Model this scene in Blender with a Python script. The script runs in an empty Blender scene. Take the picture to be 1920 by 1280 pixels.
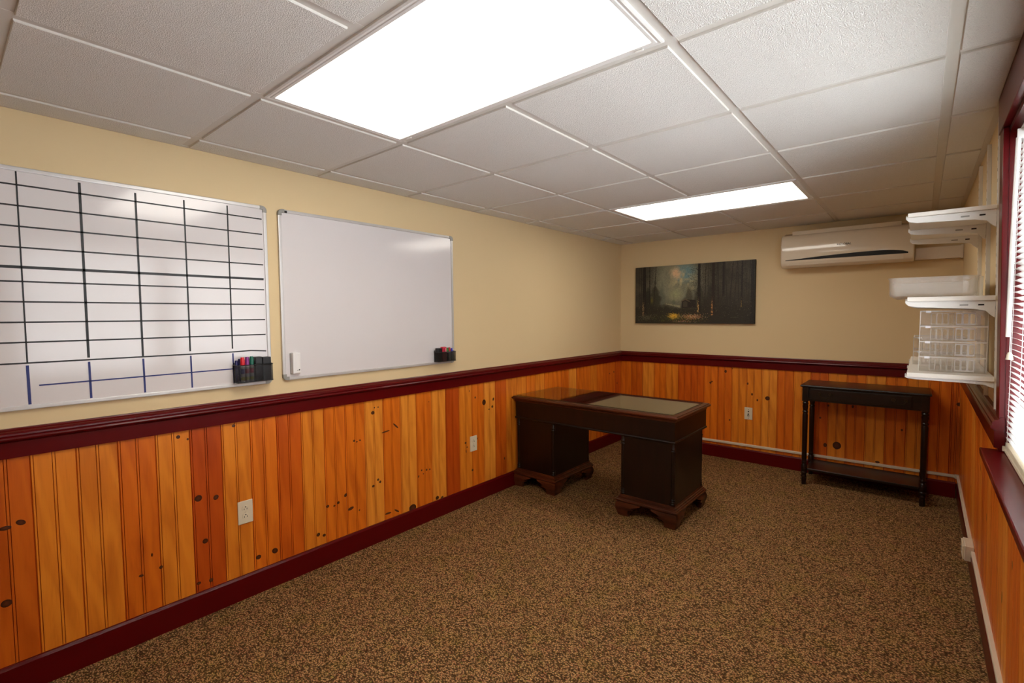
import bpy, bmesh, math, random
import numpy as np
from mathutils import Vector, Matrix

scn = bpy.context.scene
C = scn.collection
rnd = random.Random(7)

# ------------------------------------------------------------------ camera, world, light, exposure
W, B, H, F0 = 2.817, 4.919, 2.1625, -1.3          # room: width, far wall, ceiling height, near wall
LEAN = 0.021                                       # the window wall is slightly out of plumb
YAW, PITCH, ROLL, FPX = -0.6995, -0.0538, -0.0074, 913.9
cd = bpy.data.cameras.new('camera'); cam = bpy.data.objects.new('camera', cd); C.objects.link(cam)
cd.sensor_width = 36; cd.lens = 36 * FPX / 1920; cd.clip_start = 0.01
fw = Vector((math.sin(YAW) * math.cos(PITCH), math.cos(YAW) * math.cos(PITCH), math.sin(PITCH)))
rt = Vector((math.cos(YAW), -math.sin(YAW), 0)); up = rt.cross(fw)
r2 = rt * math.cos(ROLL) + up * math.sin(ROLL); u2 = -rt * math.sin(ROLL) + up * math.cos(ROLL)
m = Matrix((r2, u2, -fw)).transposed().to_4x4(); m.translation = (2.5605, 0, 1.4004)
cam.matrix_world = m
scn.camera = cam

wd = bpy.data.worlds.new('daylight_sky'); scn.world = wd; wd.use_nodes = True
wd.node_tree.nodes['Background'].inputs[0].default_value = (0.90, 0.95, 1.0, 1)
wd.node_tree.nodes['Background'].inputs[1].default_value = 11.5

LAMP, LAMP2 = 10.4, 8.4                                         # ceiling lamp diffuser strength
al = bpy.data.lights.new('daylight', 'AREA'); al.shape = 'RECTANGLE'; al.size = 2.3; al.size_y = 0.9
al.energy = 62; al.color = (0.93, 0.97, 1.0)
ao = bpy.data.objects.new('daylight', al); C.objects.link(ao)
ao.location = (3.55, 1.4, 0.45)                     # bright ground outside the window shining up into the room
ao.rotation_euler = (Vector((2.8, 1.4, 1.6)) - Vector(ao.location)).to_track_quat('-Z', 'Y').to_euler()

scn.view_settings.view_transform = 'Standard'; scn.view_settings.look = 'None'
scn.view_settings.exposure = 0.0; scn.view_settings.gamma = 1.0
scn.view_settings.use_curve_mapping = False
scn.cycles.max_bounces = 10; scn.cycles.transparent_max_bounces = 24
scn.cycles.diffuse_bounces = 6; scn.cycles.sample_clamp_indirect = 6.0

# ------------------------------------------------------------------ material helpers
def srgb(r, g, b):
    f = lambda v: (v / 255 / 12.92) if v / 255 <= 0.04045 else ((v / 255 + 0.055) / 1.055) ** 2.4
    return (f(r), f(g), f(b), 1)

class NT:
    def __init__(s, name):
        s.m = bpy.data.materials.new(name); s.m.use_nodes = True
        s.t = s.m.node_tree; s.b = s.t.nodes['Principled BSDF']; s.out = s.t.nodes['Material Output']
    def n(s, typ, **kw):
        nd = s.t.nodes.new(typ)
        for k, v in kw.items():
            if k.startswith('i_'): nd.inputs[int(k[2:])].default_value = v
            else: setattr(nd, k, v)
        return nd
    def l(s, a, b): s.t.links.new(a, b)
    def mix(s, a, b, fac, blend='MIX'):
        nd = s.t.nodes.new('ShaderNodeMix'); nd.data_type = 'RGBA'; nd.blend_type = blend
        for sock, v in ((nd.inputs[0], fac), (nd.inputs[6], a), (nd.inputs[7], b)):
            if hasattr(v, 'is_output'): s.l(v, sock)
            else: sock.default_value = v
        return nd.outputs[2]
    def ramp(s, fac, stops):
        nd = s.t.nodes.new('ShaderNodeValToRGB'); e = nd.color_ramp.elements
        while len(e) < len(stops): e.new(0.5)
        for el, (p, c) in zip(e, stops):
            el.position = p; el.color = c if hasattr(c, '__len__') else (c, c, c, 1)
        s.l(fac, nd.inputs[0]); return nd.outputs[0]
    def coords(s, scale=(1, 1, 1), obj=True, rand=False):
        tc = s.n('ShaderNodeTexCoord'); src = tc.outputs['Object' if obj else 'Generated']
        mp = s.n('ShaderNodeMapping'); mp.inputs['Scale'].default_value = scale; s.l(src, mp.inputs[0])
        if rand:
            oi = s.n('ShaderNodeObjectInfo'); ml = s.n('ShaderNodeMath', operation='MULTIPLY'); ml.inputs[1].default_value = 57.0
            s.l(oi.outputs['Random'], ml.inputs[0])
            cb = s.n('ShaderNodeCombineXYZ')
            for i in range(3): s.l(ml.outputs[0], cb.inputs[i])
            s.l(cb.outputs[0], mp.inputs['Location'])
        return mp.outputs[0]
    def noise(s, vec, scale, detail=4, rough=0.55, dist=0.0):
        nd = s.n('ShaderNodeTexNoise'); nd.inputs['Scale'].default_value = scale; nd.inputs['Detail'].default_value = detail
        nd.inputs['Roughness'].default_value = rough; nd.inputs['Distortion'].default_value = dist
        s.l(vec, nd.inputs['Vector']); return nd.outputs[0]
    def bump(s, h, strength, dist):
        nd = s.n('ShaderNodeBump'); nd.inputs['Strength'].default_value = strength; nd.inputs['Distance'].default_value = dist
        s.l(h, nd.inputs['Height']); s.l(nd.outputs[0], s.b.inputs['Normal'])
    def set(s, col=None, rough=0.5, spec=0.5, metal=0.0, coat=0.0):
        if col is not None:
            if hasattr(col, 'is_output'): s.l(col, s.b.inputs['Base Color'])
            else: s.b.inputs['Base Color'].default_value = col
        s.b.inputs['Roughness'].default_value = rough; s.b.inputs['Specular IOR Level'].default_value = spec
        s.b.inputs['Metallic'].default_value = metal; s.b.inputs['Coat Weight'].default_value = coat
        return s.m

def simple(name, col, rough=0.5, spec=0.5, metal=0.0, vary=0.06, scale=14, bump=0.0, coat=0.0):
    t = NT(name); v = t.coords()
    n = t.noise(v, scale)
    dk = tuple(c * (1 - vary * 2) for c in col[:3]) + (1,)
    t.set(t.mix(dk, col, t.ramp(n, [(0.3, 0.0), (0.7, 1.0)])), rough, spec, metal, coat)
    if bump: t.bump(t.noise(v, scale * 12, 3), bump, 0.002)
    return t.m

def mat_pine(name, dark=1.0, red=0.0):
    t = NT(name)
    oi = t.n('ShaderNodeObjectInfo')
    v = t.coords((1, 1, 0.05), rand=True)
    fine = t.noise(v, 150, 3, 0.6)
    v2 = t.coords((1, 1, 0.16), rand=True)
    broad = t.noise(v2, 13, 3, 0.55, 0.8)
    wv = t.n('ShaderNodeTexWave', wave_type='BANDS', bands_direction='DIAGONAL')
    wv.inputs['Scale'].default_value = 9; wv.inputs['Distortion'].default_value = 9; wv.inputs['Detail'].default_value = 2
    wv.inputs['Detail Scale'].default_value = 0.8
    t.l(v2, wv.inputs['Vector'])
    c = oi.outputs['Color']
    deep = t.mix(c, (0.62, 0.44, 0.30, 1), 1.0, 'MULTIPLY')
    pale = t.mix(c, (1.15, 1.30, 1.45, 1), 1.0, 'MULTIPLY')
    c1 = t.mix(c, deep, t.ramp(broad, [(0.45, 0.0), (0.72, 0.62)]))
    c2 = t.mix(c1, pale, t.ramp(wv.outputs[0], [(0.45, 0.0), (1.0, 0.5)]))
    c3 = t.mix(c2, deep, t.ramp(fine, [(0.52, 0.0), (0.80, 0.30)]))
    if dark != 1.0: c3 = t.mix(c3, (dark, dark * (1 - red), dark * (1 - red), 1), 1.0, 'MULTIPLY')
    t.set(c3, 0.36, 0.35, 0.0, 0.0)
    return t.m

def mat_wood(name, a, b, rough=0.35, axis=(1, 0.08, 1), coat=0.06):
    t = NT(name)
    v = t.coords(axis); n = t.noise(v, 28, 5, 0.6, 0.4); n2 = t.noise(v, 120, 3)
    c = t.mix(a, b, t.ramp(n, [(0.35, 0.0), (0.7, 1.0)]))
    c = t.mix(c, a, t.ramp(n2, [(0.5, 0.0), (0.8, 0.5)]))
    t.set(c, rough, 0.4, 0, coat)
    t.b.inputs['Coat Roughness'].default_value = 0.25
    return t.m

def mat_clear(name, tint, haze=0.08, gloss=0.10):
    t = NT(name)
    tr = t.n('ShaderNodeBsdfTransparent'); tr.inputs[0].default_value = tint
    gl = t.n('ShaderNodeBsdfGlossy'); gl.inputs['Roughness'].default_value = 0.08
    df = t.n('ShaderNodeBsdfDiffuse'); df.inputs[0].default_value = (0.95, 0.93, 0.90, 1)
    lw = t.n('ShaderNodeLayerWeight'); lw.inputs[0].default_value = 0.35
    nz = t.ramp(t.noise(t.coords(), 9, 1), [(0.2, 0.44), (0.8, 0.56)])
    h = t.n('ShaderNodeMath', operation='MULTIPLY'); h.inputs[1].default_value = haze * 2; t.l(nz, h.inputs[0])
    m1 = t.n('ShaderNodeMixShader'); t.l(h.outputs[0], m1.inputs[0]); t.l(tr.outputs[0], m1.inputs[1]); t.l(df.outputs[0], m1.inputs[2])
    g = t.n('ShaderNodeMath', operation='MULTIPLY_ADD'); g.inputs[1].default_value = gloss * 2.0; g.inputs[2].default_value = gloss * 0.12
    t.l(lw.outputs['Fresnel'], g.inputs[0])
    m2 = t.n('ShaderNodeMixShader'); t.l(g.outputs[0], m2.inputs[0]); t.l(m1.outputs[0], m2.inputs[1]); t.l(gl.outputs[0], m2.inputs[2])
    t.l(m2.outputs[0], t.out.inputs[0])
    return t.m

M = {}
# cream wall paint
t = NT('cream_paint'); v = t.coords()
t.set(t.mix((0.71, 0.552, 0.316, 1), (0.75, 0.588, 0.346, 1), t.noise(v, 1.3, 3)), 0.62, 0.25)
t.bump(t.noise(v, 260, 2), 0.12, 0.001); M['cream'] = t.m
M['pine'] = mat_pine('knotty_pine'); M['groove'] = mat_pine('stained_groove', 0.66, 0.36)
# knots
t = NT('pine_knot'); tc = t.n('ShaderNodeTexCoord')
gr = t.n('ShaderNodeTexGradient', gradient_type='SPHERICAL'); t.l(tc.outputs['Object'], gr.inputs[0])
nz = t.noise(tc.outputs['Object'], 3.0, 4)
mx = t.n('ShaderNodeMath', operation='MULTIPLY_ADD'); mx.inputs[1].default_value = 0.5; t.l(nz, mx.inputs[0]); t.l(gr.outputs[0], mx.inputs[2])
t.set(t.ramp(mx.outputs[0], [(0.25, srgb(96, 40, 8)), (0.36, srgb(40, 14, 5)), (0.6, srgb(70, 32, 16)), (1.0, srgb(92, 48, 26))]), 0.35, 0.4); M['knot'] = t.m
M['burg'] = simple('burgundy_enamel', srgb(88, 3, 7), 0.30, 0.2, vary=0.04, scale=6, coat=0.1)
# carpet
t = NT('loop_carpet'); v = t.coords((1, 1, 1)); v3 = t.coords((0.85, 1.2, 1))
vo = t.n('ShaderNodeTexVoronoi'); vo.inputs['Scale'].default_value = 150; vo.inputs['Randomness'].default_value = 1.0; t.l(v3, vo.inputs['Vector'])
sep = t.n('ShaderNodeSeparateColor'); t.l(vo.outputs['Color'], sep.inputs[0])
base = t.ramp(sep.outputs[0], [(0.0, srgb(112, 76, 50)), (0.22, srgb(140, 101, 64)), (0.5, srgb(166, 125, 82)), (0.78, srgb(180, 138, 92)), (0.92, srgb(158, 98, 68)), (1.0, srgb(150, 130, 66))])
big = t.noise(v, 7, 4); big2 = t.noise(v, 16, 3)
c = t.mix(base, srgb(150, 122, 58), t.ramp(big, [(0.50, 0.0), (0.72, 0.45)]))
c = t.mix(c, srgb(150, 86, 66), t.ramp(big2, [(0.54, 0.0), (0.75, 0.40)]))
c = t.mix(c, srgb(78, 70, 74), t.ramp(t.noise(v, 26, 2), [(0.64, 0.0), (0.80, 0.45)]))
d = t.ramp(vo.outputs['Distance'], [(0.28, 1.0), (0.62, 0.06)])
c = t.mix(c, d, 0.88, 'MULTIPLY')
c = t.mix(c, t.ramp(t.noise(v3, 120, 2), [(0.36, 0.3), (0.52, 1.0)]), 0.35, 'MULTIPLY')
c = t.mix(c, (1.27, 1.32, 1.30, 1), 1.0, 'MULTIPLY')
t.set(c, 0.95, 0.05); t.bump(vo.outputs['Distance'], -1.0, 0.006); M['carpet'] = t.m
# ceiling
t = NT('pebbled_ceiling_tile'); v = t.coords(rand=True)
n1 = t.noise(v, 230, 3, 0.6); vo = t.n('ShaderNodeTexVoronoi'); vo.inputs['Scale'].default_value = 300; t.l(v, vo.inputs['Vector'])
ad = t.n('ShaderNodeMath', operation='ADD'); t.l(n1, ad.inputs[0]); t.l(vo.outputs['Distance'], ad.inputs[1])
pit = t.ramp(n1, [(0.30, 0.86), (0.42, 1.0)])
t.set(t.mix(srgb(227, 225, 220), pit, 1.0, 'MULTIPLY'), 0.8, 0.2); t.bump(ad.outputs[0], 0.5, 0.0042); M['tile'] = t.m
M['tee'] = simple('painted_grid_steel', srgb(214, 210, 202), 0.45, 0.4, vary=0.02)
M['white_metal'] = simple('white_enamel_metal', srgb(228, 226, 222), 0.35, 0.5, vary=0.02)
for lname, lpow in (('lamp', LAMP), ('lamp_old', LAMP2)):
  t = NT('lit_prismatic_lens'); t.set((0.9, 0.9, 0.9, 1), 0.4)
  nz = t.noise(t.coords(), 3, 2)
  t.b.inputs['Emission Strength'].default_value = lpow
  t.l(t.mix((1.0, 0.93, 0.82, 1), (1.0, 0.95, 0.85, 1), nz), t.b.inputs['Emission Color']); M[lname] = t.m
M['mahog'] = mat_wood('dark_mahogany', srgb(14, 5, 2), srgb(30, 12, 5), 0.38, (1, 1, 0.08))
M['mahog_top'] = mat_wood('mahogany_top', srgb(48, 19, 8), srgb(98, 47, 21), 0.3, (0.08, 1, 1))
M['leather'] = simple('oxblood_desk_leather', srgb(52, 16, 12), 0.5, 0.3, vary=0.1, scale=60)
M['espresso'] = mat_wood('espresso_stained_wood', srgb(13, 4, 3), srgb(30, 10, 6), 0.30, (0.1, 1, 1))
t = NT('desk_glass'); gl = t.n('ShaderNodeBsdfGlossy'); gl.inputs['Roughness'].default_value = 0.015
tr = t.n('ShaderNodeBsdfTransparent'); tr.inputs[0].default_value = (0.80, 0.86, 0.80, 1)
lw_ = t.n('ShaderNodeLayerWeight'); lw_.inputs[0].default_value = 0.5
pw = t.n('ShaderNodeMath', operation='POWER'); pw.inputs[1].default_value = 3.3; t.l(lw_.outputs['Facing'], pw.inputs[0])
fr = t.n('ShaderNodeMath', operation='MULTIPLY_ADD'); fr.inputs[1].default_value = 0.92; fr.inputs[2].default_value = 0.045; t.l(pw.outputs[0], fr.inputs[0])
nz = t.noise(t.coords(), 30, 2); mr = t.ramp(nz, [(0.3, 0.012), (0.7, 0.02)]); t.l(mr, gl.inputs['Roughness'])
ms = t.n('ShaderNodeMixShader'); t.l(fr.outputs[0], ms.inputs[0]); t.l(tr.outputs[0], ms.inputs[1]); t.l(gl.outputs[0], ms.inputs[2])
t.l(ms.outputs[0], t.out.inputs[0]); M['glass'] = t.m
t = NT('window_glass'); gl = t.n('ShaderNodeBsdfGlossy'); gl.inputs['Roughness'].default_value = 0.02
tr = t.n('ShaderNodeBsdfTransparent'); ms = t.n('ShaderNodeMixShader')
t.l(t.ramp(t.noise(t.coords(), 4, 2), [(0.3, 0.04), (0.7, 0.07)]), ms.inputs[0]); t.l(tr.outputs[0], ms.inputs[1]); t.l(gl.outputs[0], ms.inputs[2])
t.l(ms.outputs[0], t.out.inputs[0]); M['pane'] = t.m
M['board'] = simple('whiteboard_steel', srgb(224, 220, 221), 0.115, 0.5, vary=0.01, scale=2)
M['alu'] = simple('satin_aluminium', srgb(206, 204, 202), 0.35, 0.5, 0.35, vary=0.03)
M['alu_side'] = simple('grey_aluminium', srgb(150, 142, 130), 0.4, 0.5, 0.3, vary=0.04)
M['corner'] = simple('grey_plastic', srgb(150, 148, 142), 0.45, vary=0.03)
M['tape'] = simple('black_line_tape', srgb(26, 26, 28), 0.45, 0.4, vary=0.05)
M['blue'] = simple('blue_line_tape', srgb(38, 50, 118), 0.45, 0.4, vary=0.08)
M['white'] = simple('white_plastic', srgb(236, 234, 232), 0.35, vary=0.01)
M['ivory'] = simple('ivory_plastic', srgb(226, 214, 188), 0.35, vary=0.02)
M['race'] = simple('ivory_cable_duct', srgb(214, 200, 178), 0.4, vary=0.03)
M['black'] = simple('black_plastic', srgb(14, 14, 15), 0.35, 0.4, vary=0.1)
M['dark'] = simple('dark_hole', srgb(20, 15, 12), 0.6, 0.2)
M['ac'] = simple('white_appliance_plastic', srgb(226, 213, 192), 0.09, 0.6, vary=0.01)
M['blind'] = simple('white_blind_vinyl', srgb(242, 240, 236), 0.4, vary=0.01)
bt = M['blind'].node_tree; tl = bt.nodes.new('ShaderNodeBsdfTranslucent'); tl.inputs[0].default_value = (0.9, 0.9, 0.88, 1)
mxs = bt.nodes.new('ShaderNodeMixShader'); mxs.inputs[0].default_value = 0.2
bt.links.new(bt.nodes['Principled BSDF'].outputs[0], mxs.inputs[1]); bt.links.new(tl.outputs[0], mxs.inputs[2]); bt.links.new(mxs.outputs[0], bt.nodes['Material Output'].inputs[0])
M['bone'] = simple('cream_blind_plastic', srgb(232, 222, 200), 0.4, vary=0.02)
M['melamine'] = simple('white_melamine', srgb(232, 226, 216), 0.4, vary=0.015)
M['clear'] = mat_clear('clear_styrene', (0.995, 0.992, 0.985, 1), 0.07)
M['frost'] = mat_clear('hazy_clear_plastic', (0.95, 0.94, 0.925, 1), 0.20)
M['edge'] = mat_clear('bright_plastic_edge', (1, 1, 1, 1), 0.55)
M['grille'] = simple('translucent_white_plastic', srgb(240, 240, 244), 0.3, vary=0.01)
M['label'] = simple('grey_pen_barrel', srgb(150, 146, 140), 0.4, vary=0.1, scale=80)
for nm, c in dict(red=(214, 26, 40), purple=(128, 44, 128), green=(10, 104, 84), navy=(22, 24, 92), pink=(196, 30, 62), leaf=(38, 120, 44), brick=(170, 40, 30), cobalt=(40, 34, 160), lid=(236, 236, 236), maroon=(96, 24, 26), emblem=(40, 40, 110), rose=(150, 40, 60), lime=(130, 130, 40), brass=(58, 46, 30)).items():
    M[nm] = simple(nm + '_plastic' if nm != 'brass' else 'aged_brass', srgb(*c), 0.35, 0.5, 0.7 if nm == 'brass' else 0.0, vary=0.04)
# black wire mesh: real fine holes are far below a pixel
t = NT('black_wire_mesh'); v = t.coords()
tr = t.n('ShaderNodeBsdfTransparent'); df = t.n('ShaderNodeBsdfPrincipled'); df.inputs['Base Color'].default_value = (0.006, 0.006, 0.007, 1); df.inputs['Roughness'].default_value = 0.45
ck = t.n('ShaderNodeTexChecker'); ck.inputs['Scale'].default_value = 1400; t.l(v, ck.inputs[0])
ms = t.n('ShaderNodeMixShader'); mm = t.n('ShaderNodeMath', operation='MULTIPLY_ADD'); mm.inputs[1].default_value = 0.4; mm.inputs[2].default_value = 0.42; t.l(ck.outputs[1], mm.inputs[0])
t.l(mm.outputs[0], ms.inputs[0]); t.l(df.outputs[0], ms.inputs[1]); t.l(tr.outputs[0], ms.inputs[2]); t.l(ms.outputs[0], t.out.inputs[0]); M['mesh'] = t.m

# ------------------------------------------------------------------ object helpers
def base_of(o):
    p = Vector((0, 0, 0))
    while o: p = p + o.location; o = o.parent
    return p

def obj(name, bm, mat, parent=None, smooth=False, loc=None):
    """bm in world coordinates -> ONE mesh object (origin at its parent's base, or at its own base when top-level)."""
    bmesh.ops.recalc_face_normals(bm, faces=bm.faces[:])
    if parent: org = base_of(parent); mine = Vector((0, 0, 0))
    elif loc is not None: org = Vector(loc); mine = org
    else:
        lo = [min(v.co[i] for v in bm.verts) for i in range(3)]; hi = [max(v.co[i] for v in bm.verts) for i in range(3)]
        org = Vector(((lo[0] + hi[0]) / 2, (lo[1] + hi[1]) / 2, lo[2])); mine = org
    bmesh.ops.translate(bm, verts=bm.verts[:], vec=-org)
    me = bpy.data.meshes.new(name); bm.to_mesh(me); bm.free()
    for mm in (mat if isinstance(mat, (list, tuple)) else [mat]): me.materials.append(mm)
    if smooth:
        for p in me.polygons: p.use_smooth = True
        try: me.set_sharp_from_angle(angle=math.radians(38))
        except Exception: pass
    o = bpy.data.objects.new(name, me); C.objects.link(o)
    o.location = mine
    if parent: o.parent = parent
    return o

def tag(o, label, cat, group=None):
    o['label'] = label; o['category'] = cat
    if group: o['group'] = group
    return o
def thing(name, label, cat, loc, group=None):
    o = bpy.data.objects.new(name, None); C.objects.link(o); o.location = loc; o.empty_display_size = 0.05
    return tag(o, label, cat, group)
def struct(o): o['kind'] = 'structure'; return o

def new(): return bmesh.new()
def box(bm, x0, x1, y0, y1, z0, z1, bev=0.0, mi=0):
    vs = [bm.verts.new((x, y, z)) for x in (x0, x1) for y in (y0, y1) for z in (z0, z1)]
    fs = [bm.faces.new([vs[i] for i in q]) for q in ((0, 1, 3, 2), (4, 6, 7, 5), (0, 4, 5, 1), (2, 3, 7, 6), (0, 2, 6, 4), (1, 5, 7, 3))]
    for f in fs: f.material_index = mi
    if bev:
        es = set(e for f in fs for e in f.edges)
        bmesh.ops.bevel(bm, geom=list(es), offset=bev, segments=2, affect='EDGES', profile=0.6)
    return bm
def bx(*a, **k): return box(new(), *a, **k)
def extrude_profile(bm, prof, a, b, place, mis=None, cap=True):
    """prof: list of 2D points, closed; place(p, t) -> 3D."""
    A = [bm.verts.new(place(p, a)) for p in prof]; Bv = [bm.verts.new(place(p, b)) for p in prof]
    n = len(prof)
    for i in range(n):
        f = bm.faces.new((A[i], A[(i + 1) % n], Bv[(i + 1) % n], Bv[i]))
        if mis: f.material_index = mis[i]
    if cap: bm.faces.new(A); bm.faces.new(Bv[::-1])
    return bm
def lathe(bm, prof, cx, cy, seg=14, axis='z', mi=0):
    """prof: (radius, height) from bottom to top, closed at both ends."""
    rings = []
    for r, z in prof:
        ring = []
        for k in range(seg):
            a = 2 * math.pi * k / seg; c, s = r * math.cos(a), r * math.sin(a)
            ring.append(bm.verts.new((cx + c, cy + s, z) if axis == 'z' else ((z, cx + c, cy + s) if axis == 'x' else (cx + c, z, cy + s))))
        rings.append(ring)
    for i in range(len(rings) - 1):
        for k in range(seg):
            f = bm.faces.new((rings[i][k], rings[i][(k + 1) % seg], rings[i + 1][(k + 1) % seg], rings[i + 1][k])); f.material_index = mi
    bm.faces.new(rings[0][::-1]).material_index = mi; bm.faces.new(rings[-1]).material_index = mi
    return bm
def tube(bm, pts, r, seg=8):
    pts = [Vector(p) for p in pts]; rings = []
    for i, p in enumerate(pts):
        d = (pts[min(i + 1, len(pts) - 1)] - pts[max(i - 1, 0)]).normalized()
        a = d.orthogonal().normalized() if i == 0 else (rings_a - d * rings_a.dot(d)).normalized()
        rings_a = a; b = d.cross(a)
        rings.append([bm.verts.new(p + (a * math.cos(2 * math.pi * k / seg) + b * math.sin(2 * math.pi * k / seg)) * r) for k in range(seg)])
    for i in range(len(rings) - 1):
        for k in range(seg): bm.faces.new((rings[i][k], rings[i][(k + 1) % seg], rings[i + 1][(k + 1) % seg], rings[i + 1][k]))
    bm.faces.new(rings[0][::-1]); bm.faces.new(rings[-1])
    return bm
def rw_map(bm):
    """(d, y, h) measured from the window wall -> world."""
    for v in bm.verts:
        d, y, h = v.co; v.co = (W - LEAN * h - d, y, h)
    return bm
def rwp(d, y, h): return (W - LEAN * h - d, y, h)

# ------------------------------------------------------------------ room shell
struct(obj('floor', bx(-0.12, W + 0.12, F0 - 0.12, B + 0.12, -0.06, 0.0), M['carpet'], loc=(0, 0, 0)))
ceiling = struct(obj('ceiling', bx(-0.12, W + 0.12, F0 - 0.12, B + 0.12, H + 0.12, H + 0.18), M['tee'], loc=(0, 0, H)))
wall_left = struct(obj('wall_left', bx(-0.12, 0, F0 - 0.12, B + 0.12, 0, H + 0.12), M['cream'], loc=(0, 0, 0)))
wall_back = struct(obj('wall_back', bx(0, W, B, B + 0.12, 0, H + 0.12), M['cream'], loc=(0, B, 0)))
struct(obj('wall_front', bx(0, W, F0 - 0.12, F0, 0, H + 0.12), M['cream'], loc=(0, F0, 0)))
# window wall: one ring mesh round the window opening
WY0, WY1, WZ0, WZ1 = 0.40, 2.415, 0.885, 2.035
bm = new()
outer = [(F0 - 0.12, 0.0), (B + 0.12, 0.0), (B + 0.12, H + 0.12), (F0 - 0.12, H + 0.12)]
inner = [(WY0, WZ0), (WY1, WZ0), (WY1, WZ1), (WY0, WZ1)]
V = {}
for d in (0.0, -0.12):
    V[d] = ([bm.verts.new((d, y, h)) for y, h in outer], [bm.verts.new((d, y, h)) for y, h in inner])
for i in range(4):
    j = (i + 1) % 4
    for d in V: bm.faces.new((V[d][0][i], V[d][0][j], V[d][1][j], V[d][1][i]))
    bm.faces.new((V[0.0][0][i], V[0.0][0][j], V[-0.12][0][j], V[-0.12][0][i]))
    bm.faces.new((V[0.0][1][i], V[0.0][1][j], V[-0.12][1][j], V[-0.12][1][i]))
wall_right = struct(obj('wall_right', rw_map(bm), M['cream'], loc=(W, 0, 0)))

# ------------------------------------------------------------------ knotty pine planks, one by one
PT, PZ0, PZ1, PW = 0.008, 0.10, 0.93, 0.1305
def plank_profile(w, t=PT):
    c = w / 2; dp = 0.003
    return [(0.0, 0), (0.0, t - 0.003), (0.0025, t), (0.0075, t), (0.0088, t - dp), (0.0101, t),
            (c - 0.0056, t), (c - 0.0043, t - dp), (c - 0.0030, t), (c + 0.0030, t), (c + 0.0043, t - dp), (c + 0.0056, t),
            (w - 0.0025, t), (w, t - 0.003), (w, 0)]
PMI = [1, 1, 0, 1, 1, 0, 1, 1, 0, 1, 1, 0, 1, 1, 1]
plank_cache = {}
def plank(parent, place, w, z0, z1, loc, colour, key):
    k = (key, round(w, 4), round(z0, 3), round(z1, 3))
    if k not in plank_cache:
        bm = extrude_profile(new(), plank_profile(w), z0, z1, place, PMI)
        bmesh.ops.recalc_face_normals(bm, faces=bm.faces[:])
        me = bpy.data.meshes.new('plank'); bm.to_mesh(me); bm.free()
        me.materials.append(M['pine']); me.materials.append(M['groove']); plank_cache[k] = me
    o = bpy.data.objects.new('plank', plank_cache[k]); C.objects.link(o); o.parent = parent
    o.location = Vector(loc) - base_of(parent); o.color = colour
    return o
kn = new(); vs = [kn.verts.new((math.cos(a), math.sin(a), 0)) for a in [i * math.pi / 7 for i in range(14)]]
inner_r = [kn.verts.new((0.7 * v.co.x, 0.7 * v.co.y, 0.25)) for v in vs]
for i in range(14): kn.faces.new((vs[i], vs[(i + 1) % 14], inner_r[(i + 1) % 14], inner_r[i]))
kn.faces.new(inner_r); knot_me = bpy.data.meshes.new('knot'); kn.to_mesh(knot_me); kn.free(); knot_me.materials.append(M['knot'])
def knot(pl, pos, nrm, across, rx, rz, ang=0.0):
    o = bpy.data.objects.new('knot', knot_me); C.objects.link(o); o.parent = pl
    n = Vector(nrm); a = Vector(across); z = n.cross(a)
    a2 = a * math.cos(ang) + z * math.sin(ang); z2 = -a * math.sin(ang) + z * math.cos(ang)
    mt = Matrix((a2 * rx, z2 * rz, n * 0.0012)).transposed().to_4x4()
    mt.translation = Vector(pos) - base_of(pl); o.matrix_local = mt
PC = {'y': srgb(222, 128, 34), 'Y': srgb(230, 142, 46), 'o': srgb(218, 112, 23), 'O': srgb(210, 103, 20), 'r': srgb(202, 91, 16), 'R': srgb(184, 74, 13), 'k': srgb(200, 95, 19)}
# wall_left: board joints at 0.213 + k*PW
left = {-2: 'k', -1: 'k', 0: 'y', 1: 'y', 2: 'O', 3: 'y', 4: 'R', 5: 'y', 6: 'o', 7: 'r', 8: 'y', 9: 'o', 10: 'o', 11: 'Y', 12: 'o', 13: 'Y', 14: 'o', 15: 'Y', 16: 'R', 17: 'y', 18: 'o', 19: 'Y', 20: 'r', 21: 'y'}
left_planks = {}
k = -11
while 0.213 + k * PW < B:
    y0 = 0.213 + k * PW; w = min(PW, B - y0)
    if w < 0.03: break
    left_planks[k] = plank(wall_left, lambda p, t: (p[1], p[0], t), w, PZ0, PZ1, (0, y0, 0), PC[left.get(k, rnd.choice('yoOYor'))], 'L')
    k += 1
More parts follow.
